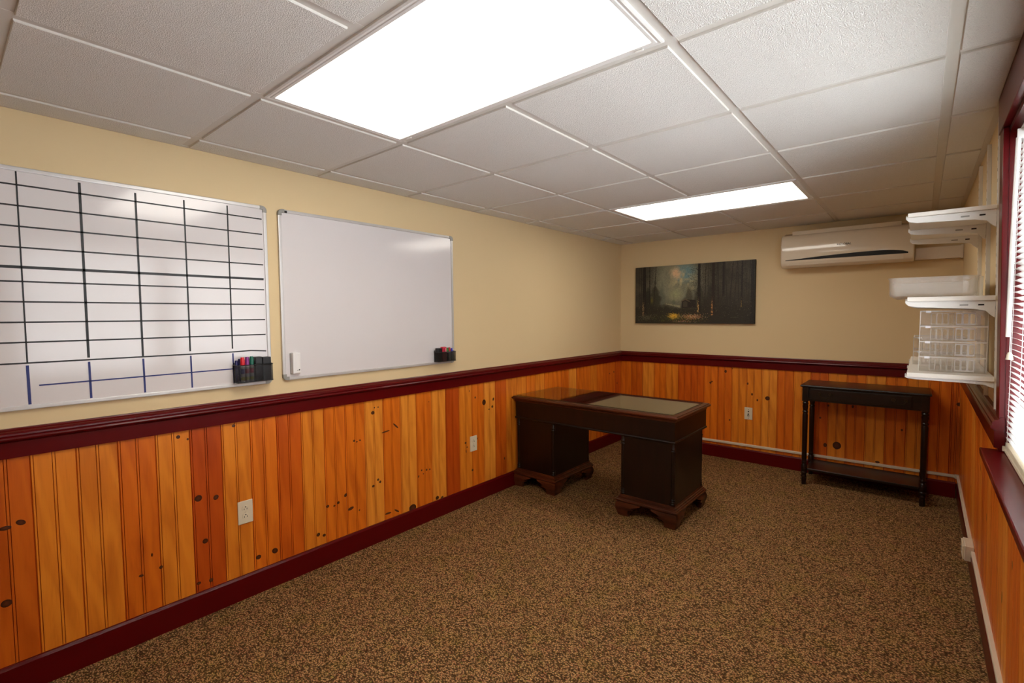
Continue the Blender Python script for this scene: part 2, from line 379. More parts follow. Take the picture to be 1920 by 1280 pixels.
# knots of wall_left: (y, z, radius across, radius up, tilt)
camp = Vector((2.5605, 0, 1.4004))
def ray(px, py): return fw + r2 * ((px - 960) / FPX) + u2 * ((640 - py) / FPX)
def on_x(px, py, x): d = ray(px, py); return camp + d * ((x - camp.x) / d.x)
def on_y(px, py, y): d = ray(px, py); return camp + d * ((y - camp.y) / d.y)
KL = [(39, 979, 16, 11, .5), (10, 990, 18, 9, 0), (12, 1131, 17, 16, 0), (334, 819, 9, 9, 0), (372, 934, 17, 17, 0), (405, 932, 12, 14, .6), (385, 1014, 13, 13, 0), (373, 1093, 10, 8, 0), (396, 1087, 10, 10, 0), (302, 1063, 8, 8, 0), (265, 1079, 10, 6, .2), (485, 1044, 14, 13, 0), (438, 798, 9, 8, 0), (352, 823, 5, 6, 0), (285, 1040, 4, 9, 0),
      (515.6, 1032, 18, 15, .7), (597, 1002, 11, 12, .5), (608, 1003, 11, 9, .3), (614.6, 949, 10, 9, 0), (627, 948, 7, 6, 0), (634.5, 942, 9, 9, 0), (648, 928, 10, 12, .6), (658, 953, 22, 10, -.2), (674, 956, 6, 6, 0), (664, 826, 8, 7, 0), (669, 828, 7, 4, 0), (675, 825, 8, 5, .3), (699, 773.6, 14, 12, 0), (702, 764, 5, 5, 0), (709, 763, 5, 5, 0), (709, 899, 9, 8, 0), (713, 903, 9, 9, 0), (700, 911, 10, 9, 0), (723, 809, 34, 5, -.1), (742, 798, 30, 6, .75), (728, 962, 26, 7, .05), (744, 957, 24, 6, .6), (774, 952, 32, 28, 0), (790.6, 881.5, 7, 7, 0), (800, 880.5, 8, 8, 0), (806, 879.5, 7, 7, 0), (794, 888, 5, 5, 0), (785, 893, 6, 9, .5), (820, 933, 17, 15, 0), (829, 932, 14, 9, -.4), (873, 830, 10, 9, 0), (876, 838, 6, 6, 0), (874, 846, 4, 12, 0), (886, 881, 10, 10, 0), (891, 745, 8, 9, 0), (907.5, 754, 22, 24, 0), (923, 762, 12, 11, 0), (925, 748, 10, 14, .4), (917, 767, 8, 6, 0), (946, 859, 8, 12, 0), (894, 822, 10, 10, 0), (880, 733, 4, 8, 0), (804, 753, 4, 4, 0), (1151, 697, 12, 10, .5), (1143, 700, 10, 9, 0), (1157, 718, 8, 12, 0)]
for px, py, a, b, ang in KL:
    p = on_x(px, py, PT)
    k = math.floor((p.y - 0.213) / PW)
    if k in left_planks and PZ0 < p.z < PZ1:
        knot(left_planks[k], (PT - 0.0001, p.y, p.z), (1, 0, 0), (0, 1, 0), a / 1000, b / 1000, -ang)
# wall_back
back = 'okYoyrroOyyYOyryoYoyokOoyo'
back_planks = {}
for k in range(23):
    x0 = 0.005 + k * PW; w = min(PW, W - 0.008 - x0)
    if w < 0.02: break
    back_planks[k] = plank(wall_back, lambda p, t: (p[0], -p[1], t), w, PZ0, PZ1, (x0, B, 0), PC[back[k]], 'B')
for px, py, a, b, ang in [(1360.6, 696, 12, 16, 0), (1332, 717, 11, 11, .6), (1335, 715, 8, 8, 0), (1402, 719, 8, 12, 0), (1410, 739, 9, 14, 0), (1420, 750, 8, 12, 0), (1439, 746.5, 22, 21, 0), (1368, 787, 8, 9, 0), (1373, 691, 5, 6, 0), (1569, 835, 34, 36, 0), (1547, 834, 14, 20, 0), (1645, 866, 17, 10, 0), (1553, 760, 9, 10, 0), (1538, 783, 8, 10, 0), (1599, 762, 9, 14, 0), (1691, 806, 8, 10, 0), (1800, 758, 22, 16, 0)]:
    p = on_y(px, py, B - PT); k = math.floor((p.x - 0.005) / PW)
    if k in back_planks: knot(back_planks[k], (p.x, B - PT + 0.0001, p.z), (0, -1, 0), (1, 0, 0), a / 1000, b / 1000, ang)
# wall_right (shorter under the window)
right_planks = {}
k = 0
while F0 + k * PW < B - 0.01:
    y0 = F0 + k * PW; w = min(PW - 0.0002, B - 0.009 - y0)
    z1 = 0.855 if (y0 + w > WY0 - 0.06 and y0 < WY1 + 0.12) else PZ1
    if w > 0.02:
        o = plank(wall_right, lambda p, t: (-LEAN * t - p[1], p[0], t), w, PZ0, z1, (W, y0, 0), PC['oyokyOoYyo'[k % 10]], 'R')
        right_planks[k] = o
    k += 1
for y, h, a, b in [(2.35, 0.42, 12, 34), (2.12, 0.62, 9, 20), (1.86, 0.40, 7, 14), (3.2, 0.66, 9, 20), (2.9, 0.52, 8, 26), (1.55, 0.3, 8, 12), (3.8, 0.4, 9, 12), (4.3, 0.7, 12, 12)]:
    k = math.floor((y - F0) / PW)
    knot(right_planks[k], rwp(PT - 0.0001, y, h), (-1, 0, 0), (0, 1, 0), a / 1000, b / 1000)

# ------------------------------------------------------------------ baseboards and chair rail
bb = [(0.008, 0.0), (0.023, 0.0), (0.023, 0.108), (0.018, 0.1187), (0.008, 0.1187)]
struct(obj('baseboard_left', extrude_profile(new(), bb, F0, B - 0.008, lambda p, t: (p[0], t, p[1])), M['burg']))
struct(obj('baseboard_back', extrude_profile(new(), bb, 0.023, W - 0.03, lambda p, t: (t, B - p[0], p[1])), M['burg']))
struct(obj('baseboard_right', rw_map(extrude_profile(new(), bb, F0, B - 0.023, lambda p, t: (p[0], t, p[1]))), M['burg']))
rail = [(0.0, 0.890), (0.020, 0.890), (0.020, 0.948), (0.024, 0.951), (0.030, 0.953), (0.037, 0.958), (0.039, 0.963), (0.037, 0.968), (0.033, 0.971), (0.035, 0.975),
        (0.034, 0.981), (0.028, 0.987), (0.020, 0.990), (0.015, 0.994), (0.013, 0.9985), (0.0, 0.9985)]
struct(obj('trim_1', extrude_profile(new(), rail, F0, B, lambda p, t: (p[0], t, p[1])), M['burg']))
struct(obj('trim_2', extrude_profile(new(), rail, 0.0, W - 0.019, lambda p, t: (t, B - p[0], p[1])), M['burg']))
rail_r = [(0.029 if d == 0.020 and h < 0.95 else d, h + 0.028) for d, h in rail]
struct(obj('trim_3', rw_map(extrude_profile(new(), rail_r, WY1 - 0.003, B, lambda p, t: (p[0], t, p[1]))), M['burg']))

# ------------------------------------------------------------------ suspended ceiling: tiles and grid, piece by piece
G = 0.6096
GX = [0.0] + [0.1696 + i * G for i in range(5)] + [W - LEAN * H]
GY = [F0] + [0.7616 + j * G for j in range(-3, 7)] + [B]
LIGHTS = {(2, 4), (3, 4), (2, 8), (3, 8)}
tile_cache = {}
def tile(x0, x1, y0, y1, x0e, x1e, y0e, y1e):
    a, b, c, d = x0 + x0e, x1 - x1e, y0 + y0e, y1 - y1e
    key = (round(b - a, 3), round(d - c, 3))
    if key not in tile_cache:
        w, l = (b - a) / 2, (d - c) / 2
        bm = new(); pr = [(0.0, 0.012), (0.0, 0.0), (0.0015, -0.0025)]
        rings = [[bm.verts.new((sx * (w - i), sy * (l - i), z)) for sx, sy in ((-1, -1), (1, -1), (1, 1), (-1, 1))] for i, z in pr]
        for r in range(2):
            for q in range(4): bm.faces.new((rings[r][q], rings[r][(q + 1) % 4], rings[r + 1][(q + 1) % 4], rings[r + 1][q])).material_index = 1
        bm.faces.new(rings[0]); bm.faces.new(rings[2]); bmesh.ops.recalc_face_normals(bm, faces=bm.faces[:])
        me = bpy.data.meshes.new('ceiling_tile'); bm.to_mesh(me); bm.free(); me.materials.append(M['tile']); me.materials.append(M['tee']); tile_cache[key] = me
    o = bpy.data.objects.new('ceiling_tile', tile_cache[key]); C.objects.link(o); o.parent = ceiling
    o.location = ((a + b) / 2, (c + d) / 2, 0)
for i in range(len(GX) - 1):
    for j in range(len(GY) - 1):
        if (i, j) in LIGHTS: continue
        e = 0.0165
        tile(GX[i], GX[i + 1], GY[j], GY[j + 1], 0.022 if i == 0 else e, 0.022 if i == len(GX) - 2 else e, 0.022 if j == 0 else e, 0.022 if j == len(GY) - 2 else e)
TZ = H + 0.004
for i in range(1, len(GX) - 1):
    bm = bx(GX[i] - 0.0168, GX[i] + 0.0168, F0, B, TZ, TZ + 0.004); box(bm, GX[i] - 0.003, GX[i] + 0.003, F0, B, TZ + 0.002, TZ + 0.03)
    obj('main_tee', bm, M['tee'], ceiling)
for j in range(1, len(GY) - 1):
    for i in range(len(GX) - 1):
        if i == 3 and ((2, j) in LIGHTS and (2, j - 1) in LIGHTS): continue
        xa = GX[i] + (0.014 if i else 0.0); xb = GX[i + 1] - (0.014 if i < len(GX) - 2 else 0.0)
        obj('cross_tee', bx(xa, xb, GY[j] - 0.0168, GY[j] + 0.0168, TZ + 0.0006, TZ + 0.006), M['tee'], ceiling)
ang = [(0, 0), (0.022, 0), (0.022, 0.002), (0.002, 0.002), (0.002, 0.022), (0, 0.022)]
obj('wall_angle', extrude_profile(new(), ang, F0, B, lambda p, t: (p[0], t, H + 0.002 + p[1])), M['tee'], ceiling)
obj('wall_angle', extrude_profile(new(), ang, 0, W - LEAN * H, lambda p, t: (t, B - p[0], H + 0.002 + p[1])), M['tee'], ceiling)
obj('wall_angle', extrude_profile(new(), ang, F0, B, lambda p, t: (W - LEAN * H - p[0], t, H + 0.002 + p[1])), M['tee'], ceiling)
obj('wall_angle', extrude_profile(new(), ang, 0, W - LEAN * H, lambda p, t: (t, F0 + p[0], H + 0.002 + p[1])), M['tee'], ceiling)

# ------------------------------------------------------------------ ceiling lights (2 x 4 ft lensed troffers)
def troffer(j, label, lamp='lamp'):
    x0, x1, y0, y1 = GX[2] + 0.014, GX[4] - 0.014, GY[j] + 0.014, GY[j + 1] - 0.014
    t = thing('ceiling_light', label, 'ceiling light', ((x0 + x1) / 2, (y0 + y1) / 2, H), 'recessed ceiling lights')
    bm = new(); steps = [(0.0, 0.010), (0.0, -0.002), (0.006, -0.004), (0.014, -0.002), (0.016, -0.004), (0.026, -0.004), (0.028, 0.004)]
    rings = [[bm.verts.new(((x0 + i) if sx < 0 else (x1 - i), (y0 + i) if sy < 0 else (y1 - i), H + z)) for sx, sy in ((-1, -1), (1, -1), (1, 1), (-1, 1))] for i, z in steps]
    for r in range(len(steps) - 1):
        for q in range(4): bm.faces.new((rings[r][q], rings[r][(q + 1) % 4], rings[r + 1][(q + 1) % 4], rings[r + 1][q]))
    obj('door_frame', bm, M['white_metal'], t)
    obj('diffuser', bx(x0 + 0.024, x1 - 0.024, y0 + 0.024, y1 - 0.024, H + 0.001, H + 0.006), M[lamp], t)
    bm = new(); sh = [(x0, y0), (x1, y0), (x1, y1), (x0, y1)]
    lo = [bm.verts.new((x, y, H + 0.010)) for x, y in sh]; hi = [bm.verts.new((x, y, H + 0.10)) for x, y in sh]
    for q in range(4): bm.faces.new((lo[q], lo[(q + 1) % 4], hi[(q + 1) % 4], hi[q]))
    bm.faces.new(hi); obj('housing', bm, M['white_metal'], t)
    for lx in (x0 + 0.07, x1 - 0.07):
        obj('latch', bx(lx - 0.012, lx + 0.012, y1 - 0.014, y1 - 0.006, H - 0.007, H - 0.003, bev=0.001), M['white_metal'], t)
troffer(4, 'large recessed fluorescent ceiling light nearest the ruled schedule whiteboard')
troffer(8, 'recessed fluorescent ceiling light above the desk, nearer the air conditioner', 'lamp_old')

# ------------------------------------------------------------------ window, casing, stool, blind
win = struct(bpy.data.objects.new('window_1', None)); C.objects.link(win); win.location = rwp(0, (WY0 + WY1) / 2, WZ0)
CT = 0.018
def rbox(d0, d1, y0, y1, h0, h1, bev=0.0): return rw_map(bx(d0, d1, y0, y1, h0, h1, bev=bev))
obj('casing', rbox(0.0, CT, WY1, WY1 + 0.088, 0.905, 2.035, 0.002), M['burg'], win)
obj('casing', rbox(0.0, CT, WY0 - 0.088, WY0, 0.905, 2.035, 0.002), M['burg'], win)
obj('head_casing', rbox(0.0, CT + 0.004, WY0 - 0.09, WY1 + 0.10, 2.035, H + 0.001, 0.002), M['burg'], win)
obj('jamb', rbox(-0.118, 0.002, WY1 - 0.003, WY1 + 0.001, WZ0 + 0.02, WZ1), M['burg'], win)
obj('jamb', rbox(-0.118, 0.002, WY0 - 0.001, WY0 + 0.003, WZ0 + 0.02, WZ1), M['burg'], win)
obj('head_jamb', rbox(-0.118, 0.002, WY0, WY1, WZ1 - 0.02, WZ1 - 0.001), M['burg'], win)
obj('stool', rbox(-0.118, 0.064, WY0 - 0.11, WY1 + 0.04, WZ0 - 0.004, WZ0 + 0.020, 0.004), M['burg'], win)
obj('apron', rbox(0.0085, 0.020, WY0 - 0.07, WY1 + 0.02, WZ0 - 0.03, WZ0 - 0.004), M['burg'], win)
ym = (WY0 + WY1) / 2
for y0, y1 in ((WY0 + 0.003, ym - 0.02), (ym + 0.02, WY1 - 0.003)):
    bm = new(); q = 0.05
    o4 = [(y0, WZ0 + 0.02), (y1, WZ0 + 0.02), (y1, WZ1 - 0.02), (y0, WZ1 - 0.02)]; i4 = [(y0 + q, WZ0 + 0.02 + q), (y1 - q, WZ0 + 0.02 + q), (y1 - q, WZ1 - 0.02 - q), (y0 + q, WZ1 - 0.02 - q)]
    vv = {d: ([bm.verts.new((d, *p)) for p in o4], [bm.verts.new((d, *p)) for p in i4]) for d in (-0.075, -0.105)}
    for a in range(4):
        b = (a + 1) % 4
        for d in vv: bm.faces.new((vv[d][0][a], vv[d][0][b], vv[d][1][b], vv[d][1][a]))
        for w_ in (0, 1): bm.faces.new((vv[-0.075][w_][a], vv[-0.075][w_][b], vv[-0.105][w_][b], vv[-0.105][w_][a]))
    sash = obj('sash', rw_map(bm), M['burg'], win)
    obj('pane', rbox(-0.092, -0.088, y0 + q, y1 - q, WZ0 + 0.02 + q, WZ1 - 0.02 - q), M['pane'], sash)
    obj('muntin', rbox(-0.1, -0.08, y0 + q, y1 - q, 1.44, 1.475), M['burg'], sash)
obj('mullion', rbox(-0.11, -0.05, ym - 0.02, ym + 0.02, WZ0 + 0.02, WZ1 - 0.02), M['burg'], win)

BY0, BY1, BX = WY0 + 0.012, WY1 - 0.008, 2.8085        # blind ends; it hangs plumb in the leaning reveal
blind = thing('window_blind', 'white horizontal slat blind half open in the burgundy window', 'blind', (BX, ym, WZ0 + 0.02))
obj('headrail', bx(BX - 0.014, BX + 0.014, BY0, BY1, WZ1 - 0.052, WZ1 - 0.021, bev=0.002), M['blind'], blind)
obj('bottom_rail', bx(BX - 0.0135, BX + 0.0135, BY0, BY1, WZ0 + 0.022, WZ0 + 0.036, bev=0.003), M['bone'], blind)
obj('end_clip', bx(BX - 0.019, BX - 0.006, BY1 - 0.006, BY1 + 0.004, WZ0 + 0.026, WZ0 + 0.043, bev=0.001), M['bone'], blind)
tilt = math.radians(25); sw = 0.0125
def slat_bm(h, tl):
    bm = new(); n = 4; rows = []
    for i in range(n + 1):
        s = -1 + 2 * i / n; arch = 0.0016 * (1 - s * s)
        x = BX + s * sw * math.cos(tl) + arch * math.sin(tl); z = h - s * sw * math.sin(tl) + arch * math.cos(tl)
        rows.append([bm.verts.new((x, BY0, z)), bm.verts.new((x, BY1, z)), bm.verts.new((x, BY1, z - 0.0006)), bm.verts.new((x, BY0, z - 0.0006))])
    for i in range(n):
        for a in range(4): bm.faces.new((rows[i][a], rows[i][(a + 1) % 4], rows[i + 1][(a + 1) % 4], rows[i + 1][a]))
    bm.faces.new(rows[0]); bm.faces.new(rows[-1][::-1])
    return bm
h = WZ1 - 0.066; pitch = 0.0195; cnt = 1
proto = obj('slat', slat_bm(h, tilt), M['blind'], blind)
while h - pitch > WZ0 + 0.062:
    h -= pitch
    o = proto.copy(); C.objects.link(o); o.parent = blind
    o.location = (0, 0, -pitch * cnt); cnt += 1
for q in range(4):
    obj('slat', slat_bm(WZ0 + 0.041 + q * 0.0045, math.radians(8)), M['bone'], blind)
for y in np.linspace(BY0 + 0.045, BY1 - 0.045, 5):
    for x in (BX - 0.0125, BX + 0.0125):
        obj('ladder_cord', bx(x - 0.0006, x + 0.0006, y - 0.0012, y + 0.0012, WZ0 + 0.03, WZ1 - 0.04), M['blind'], blind)
bm = new(); tube(bm, [(2.783, 2.30, 1.965), (2.780, 2.30, 1.60), (2.780, 2.30, 1.316)], 0.0060, 8); obj('tilt_wand', bm, M['blind'], blind, smooth=True)
obj('wand_hook', bx(2.780, 2.796, 2.295, 2.305, 1.962, 1.992), M['blind'], blind)
bm = new(); tube(bm, [(2.787, 2.31, 1.99), (2.787, 2.31, 1.5), (2.787, 2.31, 1.262)], 0.0015, 6); obj('lift_cord', bm, M['blind'], blind)
bm = lathe(new(), [(0.0100, 1.240), (0.0092, 1.243), (0.0068, 1.258), (0.0045, 1.264)], 2.787, 2.31, seg=12); obj('cord_tassel', bm, M['bone'], blind, smooth=True)

# ------------------------------------------------------------------ whiteboards
def lw(y, z, x=0.0):                       # a point measured on the wall plane, moved out to depth x along the view line
    f_ = (2.5605 - x) / 2.5605
    return (x, y * f_, 1.4004 + (z - 1.4004) * f_)
def whiteboard(y0, y1, z0, z1, label):
    t = thing('whiteboard', label, 'whiteboard', (0, (y0 + y1) / 2, z0))
    fr, dp = 0.016, 0.016
    obj('writing_surface', bx(0.002, 0.010, y0 + 0.008, y1 - 0.008, z0 + 0.008, z1 - 0.008), M['board'], t)
    for nm, a in (('frame_rail', (y0 + 0.03, y1 - 0.03, z1 - fr, z1)), ('frame_rail', (y0 + 0.03, y1 - 0.03, z0, z0 + fr))):
        obj(nm, bx(0.0, dp, *a, bev=0.003), M['alu'], t)
    for a in ((y0, y0 + fr, z0 + 0.03, z1 - 0.03), (y1 - fr, y1, z0 + 0.03, z1 - 0.03)):
        obj('frame_rail', bx(0.0, dp, *a, bev=0.003), M['alu'], t)
    for sy, yy in ((1, y0), (-1, y1)):
        for sz, zz in ((1, z0), (-1, z1)):
            pts = [(0.032, 0.0)] + [(0.022 - 0.022 * math.sin(a), 0.022 - 0.022 * math.cos(a)) for a in np.linspace(0, math.pi / 2, 6)] + [(0.0, 0.032), (0.018, 0.032), (0.018, 0.018), (0.032, 0.018)]
            bm = extrude_profile(new(), pts, 0.0, 0.018, lambda p, q: (q, yy + sy * p[0], zz + sz * p[1])); obj('corner_cap', bm, M['corner'], t)
    return t
Z0, Z1 = 1.062, 1.956
wb1 = whiteboard(-0.715, 1.110, Z0, Z1, 'whiteboard ruled with black and blue tape lines into a schedule grid')
wb2 = whiteboard(1.168, 2.385, Z0 + 0.006, Z1, 'blank whiteboard with a small white eraser in its lower corner')
def strip(y0, z0, y1, z1, w, mat):
    a = Vector(lw(y0, z0, 0.0104)); b = Vector(lw(y1, z1, 0.0104)); d = (b - a).normalized(); n = Vector((1, 0, 0)).cross(d) * w / 2
    bm = new(); lo = [bm.verts.new(p) for p in (a - n, b - n, b + n, a + n)]; hi = [bm.verts.new(p + Vector((0.0005, 0, 0))) for p in (a - n, b - n, b + n, a + n)]
    for q in range(4): bm.faces.new((lo[q], lo[(q + 1) % 4], hi[(q + 1) % 4], hi[q]))
    bm.faces.new(lo[::-1]); bm.faces.new(hi); obj('tape_line', bm, mat, wb1)
for y, zt, zb, w in ((0.223, 1.941, 1.236, .0048), (0.399, 1.935, 1.243, .0085), (0.5775, 1.928, 1.237, .0075), (0.755, 1.929, 1.247, .0065), (0.934, 1.934, 1.248, .0062), (0.046, 1.935, 1.24, .006), (-0.13, 1.935, 1.24, .006), (-0.31, 1.935, 1.24, .006), (-0.49, 1.935, 1.24, .006)):
    strip(y, zt, y, zb, w, M['tape'])
for z, w in ((1.8925, .006), (1.817, .006), (1.7415, .006), (1.6645, .006), (1.592, .0105), (1.539, .006), (1.464, .006), (1.388, .006), (1.313, .006)):
    strip(-0.66, z, 1.092, z - 0.0005, w, M['tape'])
strip(-0.66, 1.238, 0.95, 1.2325, .006, M['tape']); strip(0.949, 1.2325, 1.02, 1.2345, .006, M['tape']); strip(1.019, 1.2345, 1.092, 1.228, .006, M['tape'])
for y, w in ((0.2225, .0085), (0.3995, .0075), (0.578, .007), (0.756, .0065), (0.9345, .0065), (0.046, .007), (-0.13, .007)):
    strip(y, 1.226, y + 0.001, 1.079, w, M['blue'])
strip(0.251, 1.148, 0.937, 1.150, .0055, M['blue'])
# small maker's plate on the blank board's frame (its lettering is too small to read in the photo)
pl = obj('name_plate', bx(0.0155, 0.0168, *(lambda a, b: (a[1], b[1], b[2], a[2]))(lw(1.190, 1.9535, .016), lw(1.222, 1.9415, .016))), M['black'], wb2)
# eraser
er = obj('eraser', bx(0.0105, 0.040, 1.210, 1.252, 1.100, 1.212, bev=0.006), M['white'])
er2 = tag(er, 'small white magnetic eraser stuck on the blank whiteboard', 'eraser')
obj('felt_pad', bx(0.0102, 0.016, 1.207, 1.249, 1.097, 1.209, bev=0.002), M['corner'], er)
p_ = obj('mark', bx(0.0399, 0.0404, 1.240, 1.246, 1.117, 1.123), M['tape'], er); obj('mark', bx(0.0399, 0.0404, 1.230, 1.237, 1.117, 1.119), M['tape'], er)

# ------------------------------------------------------------------ marker trays and markers
def holder(y0, y1, z0, z1, label, solid):
    t = thing('marker_holder', label, 'marker holder', (0.04, (y0 + y1) / 2, z0), 'pen holders on the whiteboards')
    x0, x1 = 0.017, 0.066; ti = 0.002
    m_ = M['mesh']
    obj('back_panel', bx(x0, x0 + ti, y0, y1, z0, z1 + 0.012), m_, t)
    obj('front_panel', bx(x1 - ti, x1, y0, y1, z0, z1), m_, t)
    for yy in (y0, y1 - ti): obj('end_panel', bx(x0 + ti, x1 - ti, yy, yy + ti, z0, z1), m_, t)
    obj('bottom_panel', bx(x0, x1, y0, y1, z0 - 0.002, z0), M['black'], t)
    bm = new(); r_ = 0.0022
    tube(bm, [(x1, y0, z1), (x1, y1, z1)], r_, 6); obj('rim_wire', bm, M['black'], t)
    for yy in (y0, y1):
        bm = new(); tube(bm, [(x0, yy, z1 + 0.002), (x1, yy, z1)], r_, 6); obj('rim_wire', bm, M['black'], t)
    bm = new(); tube(bm, [(x1, y0, z0), (x1, y1, z0)], r_, 6); obj('rim_wire', bm, M['black'], t)
    return t
def marker(x, y, z0, z1, r, body, cap, band, label, capz=0.6, tilt=(0, 0), emblem=None, group=None, foot=None):
    t = thing('marker', label, 'marker', (x, y, z0), group); zc = z0 + (z1 - z0) * capz
    obj('barrel', lathe(new(), [(r * .8, z0), (r, z0 + .003), (r, zc)], x, y, 14), body, t, smooth=True)
    if band: obj('band', lathe(new(), [(r * 1.06, zc - .003), (r * 1.06, zc + .004)], x, y, 14), band, t, smooth=True)
    obj('cap', lathe(new(), [(r * 1.1, zc + (.004 if band else 0)), (r * 1.1, z1 - .014), (r * .95, z1 - .004), (r * .8, z1)], x, y, 14), cap, t, smooth=True)
    if emblem: obj('emblem', lathe(new(), [(r * 1.02, zc - .035), (r * 1.02, zc - .012)], x, y, 14), emblem, t, smooth=True)
    if foot: obj('stripe', lathe(new(), [(r * 1.02, z0 + .008), (r * 1.02, z0 + .024)], x, y, 14), foot, t, smooth=True)
    t.rotation_euler = (tilt[0], tilt[1], 0)
    return t
zb = 1.086
holder(0.928, 1.094, zb, 1.168, 'black wire pen holder on the corner of the schedule board', False)
z_ = zb + 0.0015
marker(0.052, 0.957, z_, 1.207, .0088, M['label'], M['red'], M['lid'], 'red capped whiteboard marker in the schedule board holder', .63, emblem=M['emblem'], foot=M['lime'])
marker(0.052, 0.978, z_, 1.208, .0088, M['label'], M['purple'], M['lid'], 'purple capped whiteboard marker beside the red one', .63, emblem=M['rose'], foot=M['lime'])
marker(0.052, 0.999, z_, 1.209, .0088, M['label'], M['green'], M['lid'], 'teal green capped whiteboard marker beside the purple one', .63, emblem=M['rose'], foot=M['lime'])
marker(0.030, 0.937, z_, 1.192, .0065, M['navy'], M['navy'], None, 'thin dark blue pen at the outer end of the schedule board holder', .7)
marker(0.030, 0.951, z_, 1.199, .0065, M['navy'], M['navy'], None, 'second dark blue pen behind the red marker', .7)
bm = bx(0.024, 0.058, 1.0150, 1.049, z_, 1.205, bev=0.004); tag(obj('felt_eraser', bm, M['black']), 'black felt eraser block next to the teal marker', 'eraser', 'black erasers in the pen holder')
bm = bx(0.024, 0.060, 1.0500, 1.089, z_, 1.202, bev=0.003); tag(obj('felt_eraser', bm, M['black']), 'wider black felt eraser block at the far end of its holder', 'eraser', 'black erasers in the pen holder')
zb = 1.088
holder(2.196, 2.352, zb, 1.152, 'black wire pen holder on the corner of the blank whiteboard', False)
z_ = zb + 0.0015
bm = bx(0.024, 0.056, 2.200, 2.236, z_, 1.180, bev=0.004); tag(obj('felt_eraser', bm, M['black']), 'black felt eraser leaning beside the pink spray bottle', 'eraser')
t = thing('cleaner_bottle', 'pink and red whiteboard cleaner bottle in the holder', 'bottle', (0.042, 2.259, z_))
obj('bottle_body', bx(0.026, 0.058, 2.240, 2.278, z_, 1.150, bev=0.006), M['maroon'], t)
obj('bottle_cap', bx(0.027, 0.057, 2.241, 2.277, 1.1505, 1.187, bev=0.007), M['pink'], t)
obj('cap_stripe', bx(0.0572, 0.0578, 2.266, 2.270, 1.154, 1.178), M['lid'], t)
obj('cap_stripe', bx(0.0572, 0.0578, 2.252, 2.256, 1.154, 1.178), M['rose'], t)
marker(0.046, 2.294, z_, 1.180, .0078, M['black'], M['leaf'], M['lid'], 'green capped marker beside the pink cleaner bottle', .66, (0.04, 0))
marker(0.046, 2.314, z_, 1.181, .0078, M['label'], M['brick'], M['lid'], 'brick red capped marker between the green and blue ones', .66, (0.05, 0))
marker(0.046, 2.333, z_, 1.174, .0078, M['label'], M['cobalt'], None, 'blue capped marker at the outer end of the blank board holder', .66, (0.02, 0))

# ------------------------------------------------------------------ wall plates and cable duct
def outlet(yc, zc, label):
    t = thing('outlet', label, 'outlet', (PT, yc, zc), 'duplex outlets in the pine wainscot')
    obj('cover_plate', bx(PT, PT + 0.006, yc - 0.035, yc + 0.035, zc - 0.057, zc + 0.057, bev=0.0025), M['ivory'], t)
    for s in (-1, 1):
        z = zc + s * 0.0195
        pts = [(0.0165 * math.cos(a), max(-0.0125, min(0.0125, 0.0165 * math.sin(a)))) for a in np.linspace(0, 2 * math.pi, 20, endpoint=False)]
        rec = obj('receptacle', extrude_profile(new(), pts, PT + 0.005, PT + 0.0075, lambda p, q: (q, yc + p[0], z + p[1])), M['ivory'], t)
        for dy, hh in ((-0.0065, 0.0035), (0.0065, 0.0042)): obj('slot', bx(PT + 0.0072, PT + 0.0078, yc + dy - 0.0012, yc + dy + 0.0012, z - 0.003 - hh, z - 0.003 + hh), M['dark'], rec)
        obj('ground_hole', lathe(new(), [(0.003, PT + 0.0072), (0.003, PT + 0.0078)], yc, z + 0.007, 10, 'x'), M['dark'], rec)
    obj('screw', lathe(new(), [(0.003, PT + 0.0055), (0.003, PT + 0.0075)], yc, zc, 10, 'x'), M['race'], t)
outlet(0.960, 0.434, 'ivory duplex outlet under the schedule board and its pen holder')
outlet(2.572, 0.443, 'ivory duplex outlet close beside the dark desk')
t = thing('data_plate', 'ivory jack plate on the far wall between desk and side table', 'wall plate', (1.333, B - PT, 0.461))
obj('cover_plate', bx(1.2985, 1.3680, B - PT - 0.006, B - PT, 0.404, 0.518, bev=0.0025), M['ivory'], t)
yy = B - PT - 0.0058
for z, r_ in ((0.497, .003), (0.417, .0035)): obj('screw', lathe(new(), [(r_, yy - 0.0015), (r_, yy)], 1.333, z, 10, 'y'), M['dark'], t)
obj('phone_jack', bx(1.3275, 1.3395, yy - 0.001, yy, 0.474, 0.484), M['dark'], t)
obj('coax_jack', lathe(new(), [(.0065, yy - 0.006), (.0065, yy)], 1.333, 0.455, 12, 'y'), M['dark'], t)
obj('jack_lip', bx(1.324, 1.343, yy - 0.002, yy, 0.436, 0.442), M['dark'], t)
rc = [(PT, 0.0), (PT + 0.012, 0.0), (PT + 0.0145, 0.003), (PT + 0.0145, 0.019), (PT + 0.012, 0.022), (PT, 0.022)]
t = thing('cable_duct', 'slim ivory cable duct along the far wall behind desk and side table', 'cable duct', (1.5, B - PT, 0.145))
t2 = thing('cable_duct', 'slim ivory cable duct along the window wall just above the baseboard', 'cable duct', rwp(PT, 2.0, 0.122))
zr = 0.143
bm = extrude_profile(new(), rc, 0.45, W - 0.03, lambda p, q: (q, B - p[0], zr + p[1] + (q - 0.92) * 0.006)); obj('duct_run', bm, M['race'], t)
bm = rw_map(extrude_profile(new(), rc, F0, 3.46, lambda p, q: (p[0], q, 0.122 + p[1]))); obj('duct_run', bm, M['race'], t2)
bm = rw_map(extrude_profile(new(), rc, 3.60, B - 0.03, lambda p, q: (p[0], q, 0.122 + p[1] + (q - 3.6) * 0.022))); obj('duct_run', bm, M['race'], t2)
obj('coupling', bx(1.272, 1.292, B - PT - 0.0165, B - PT, zr, zr + 0.026, bev=0.001), M['race'], t)
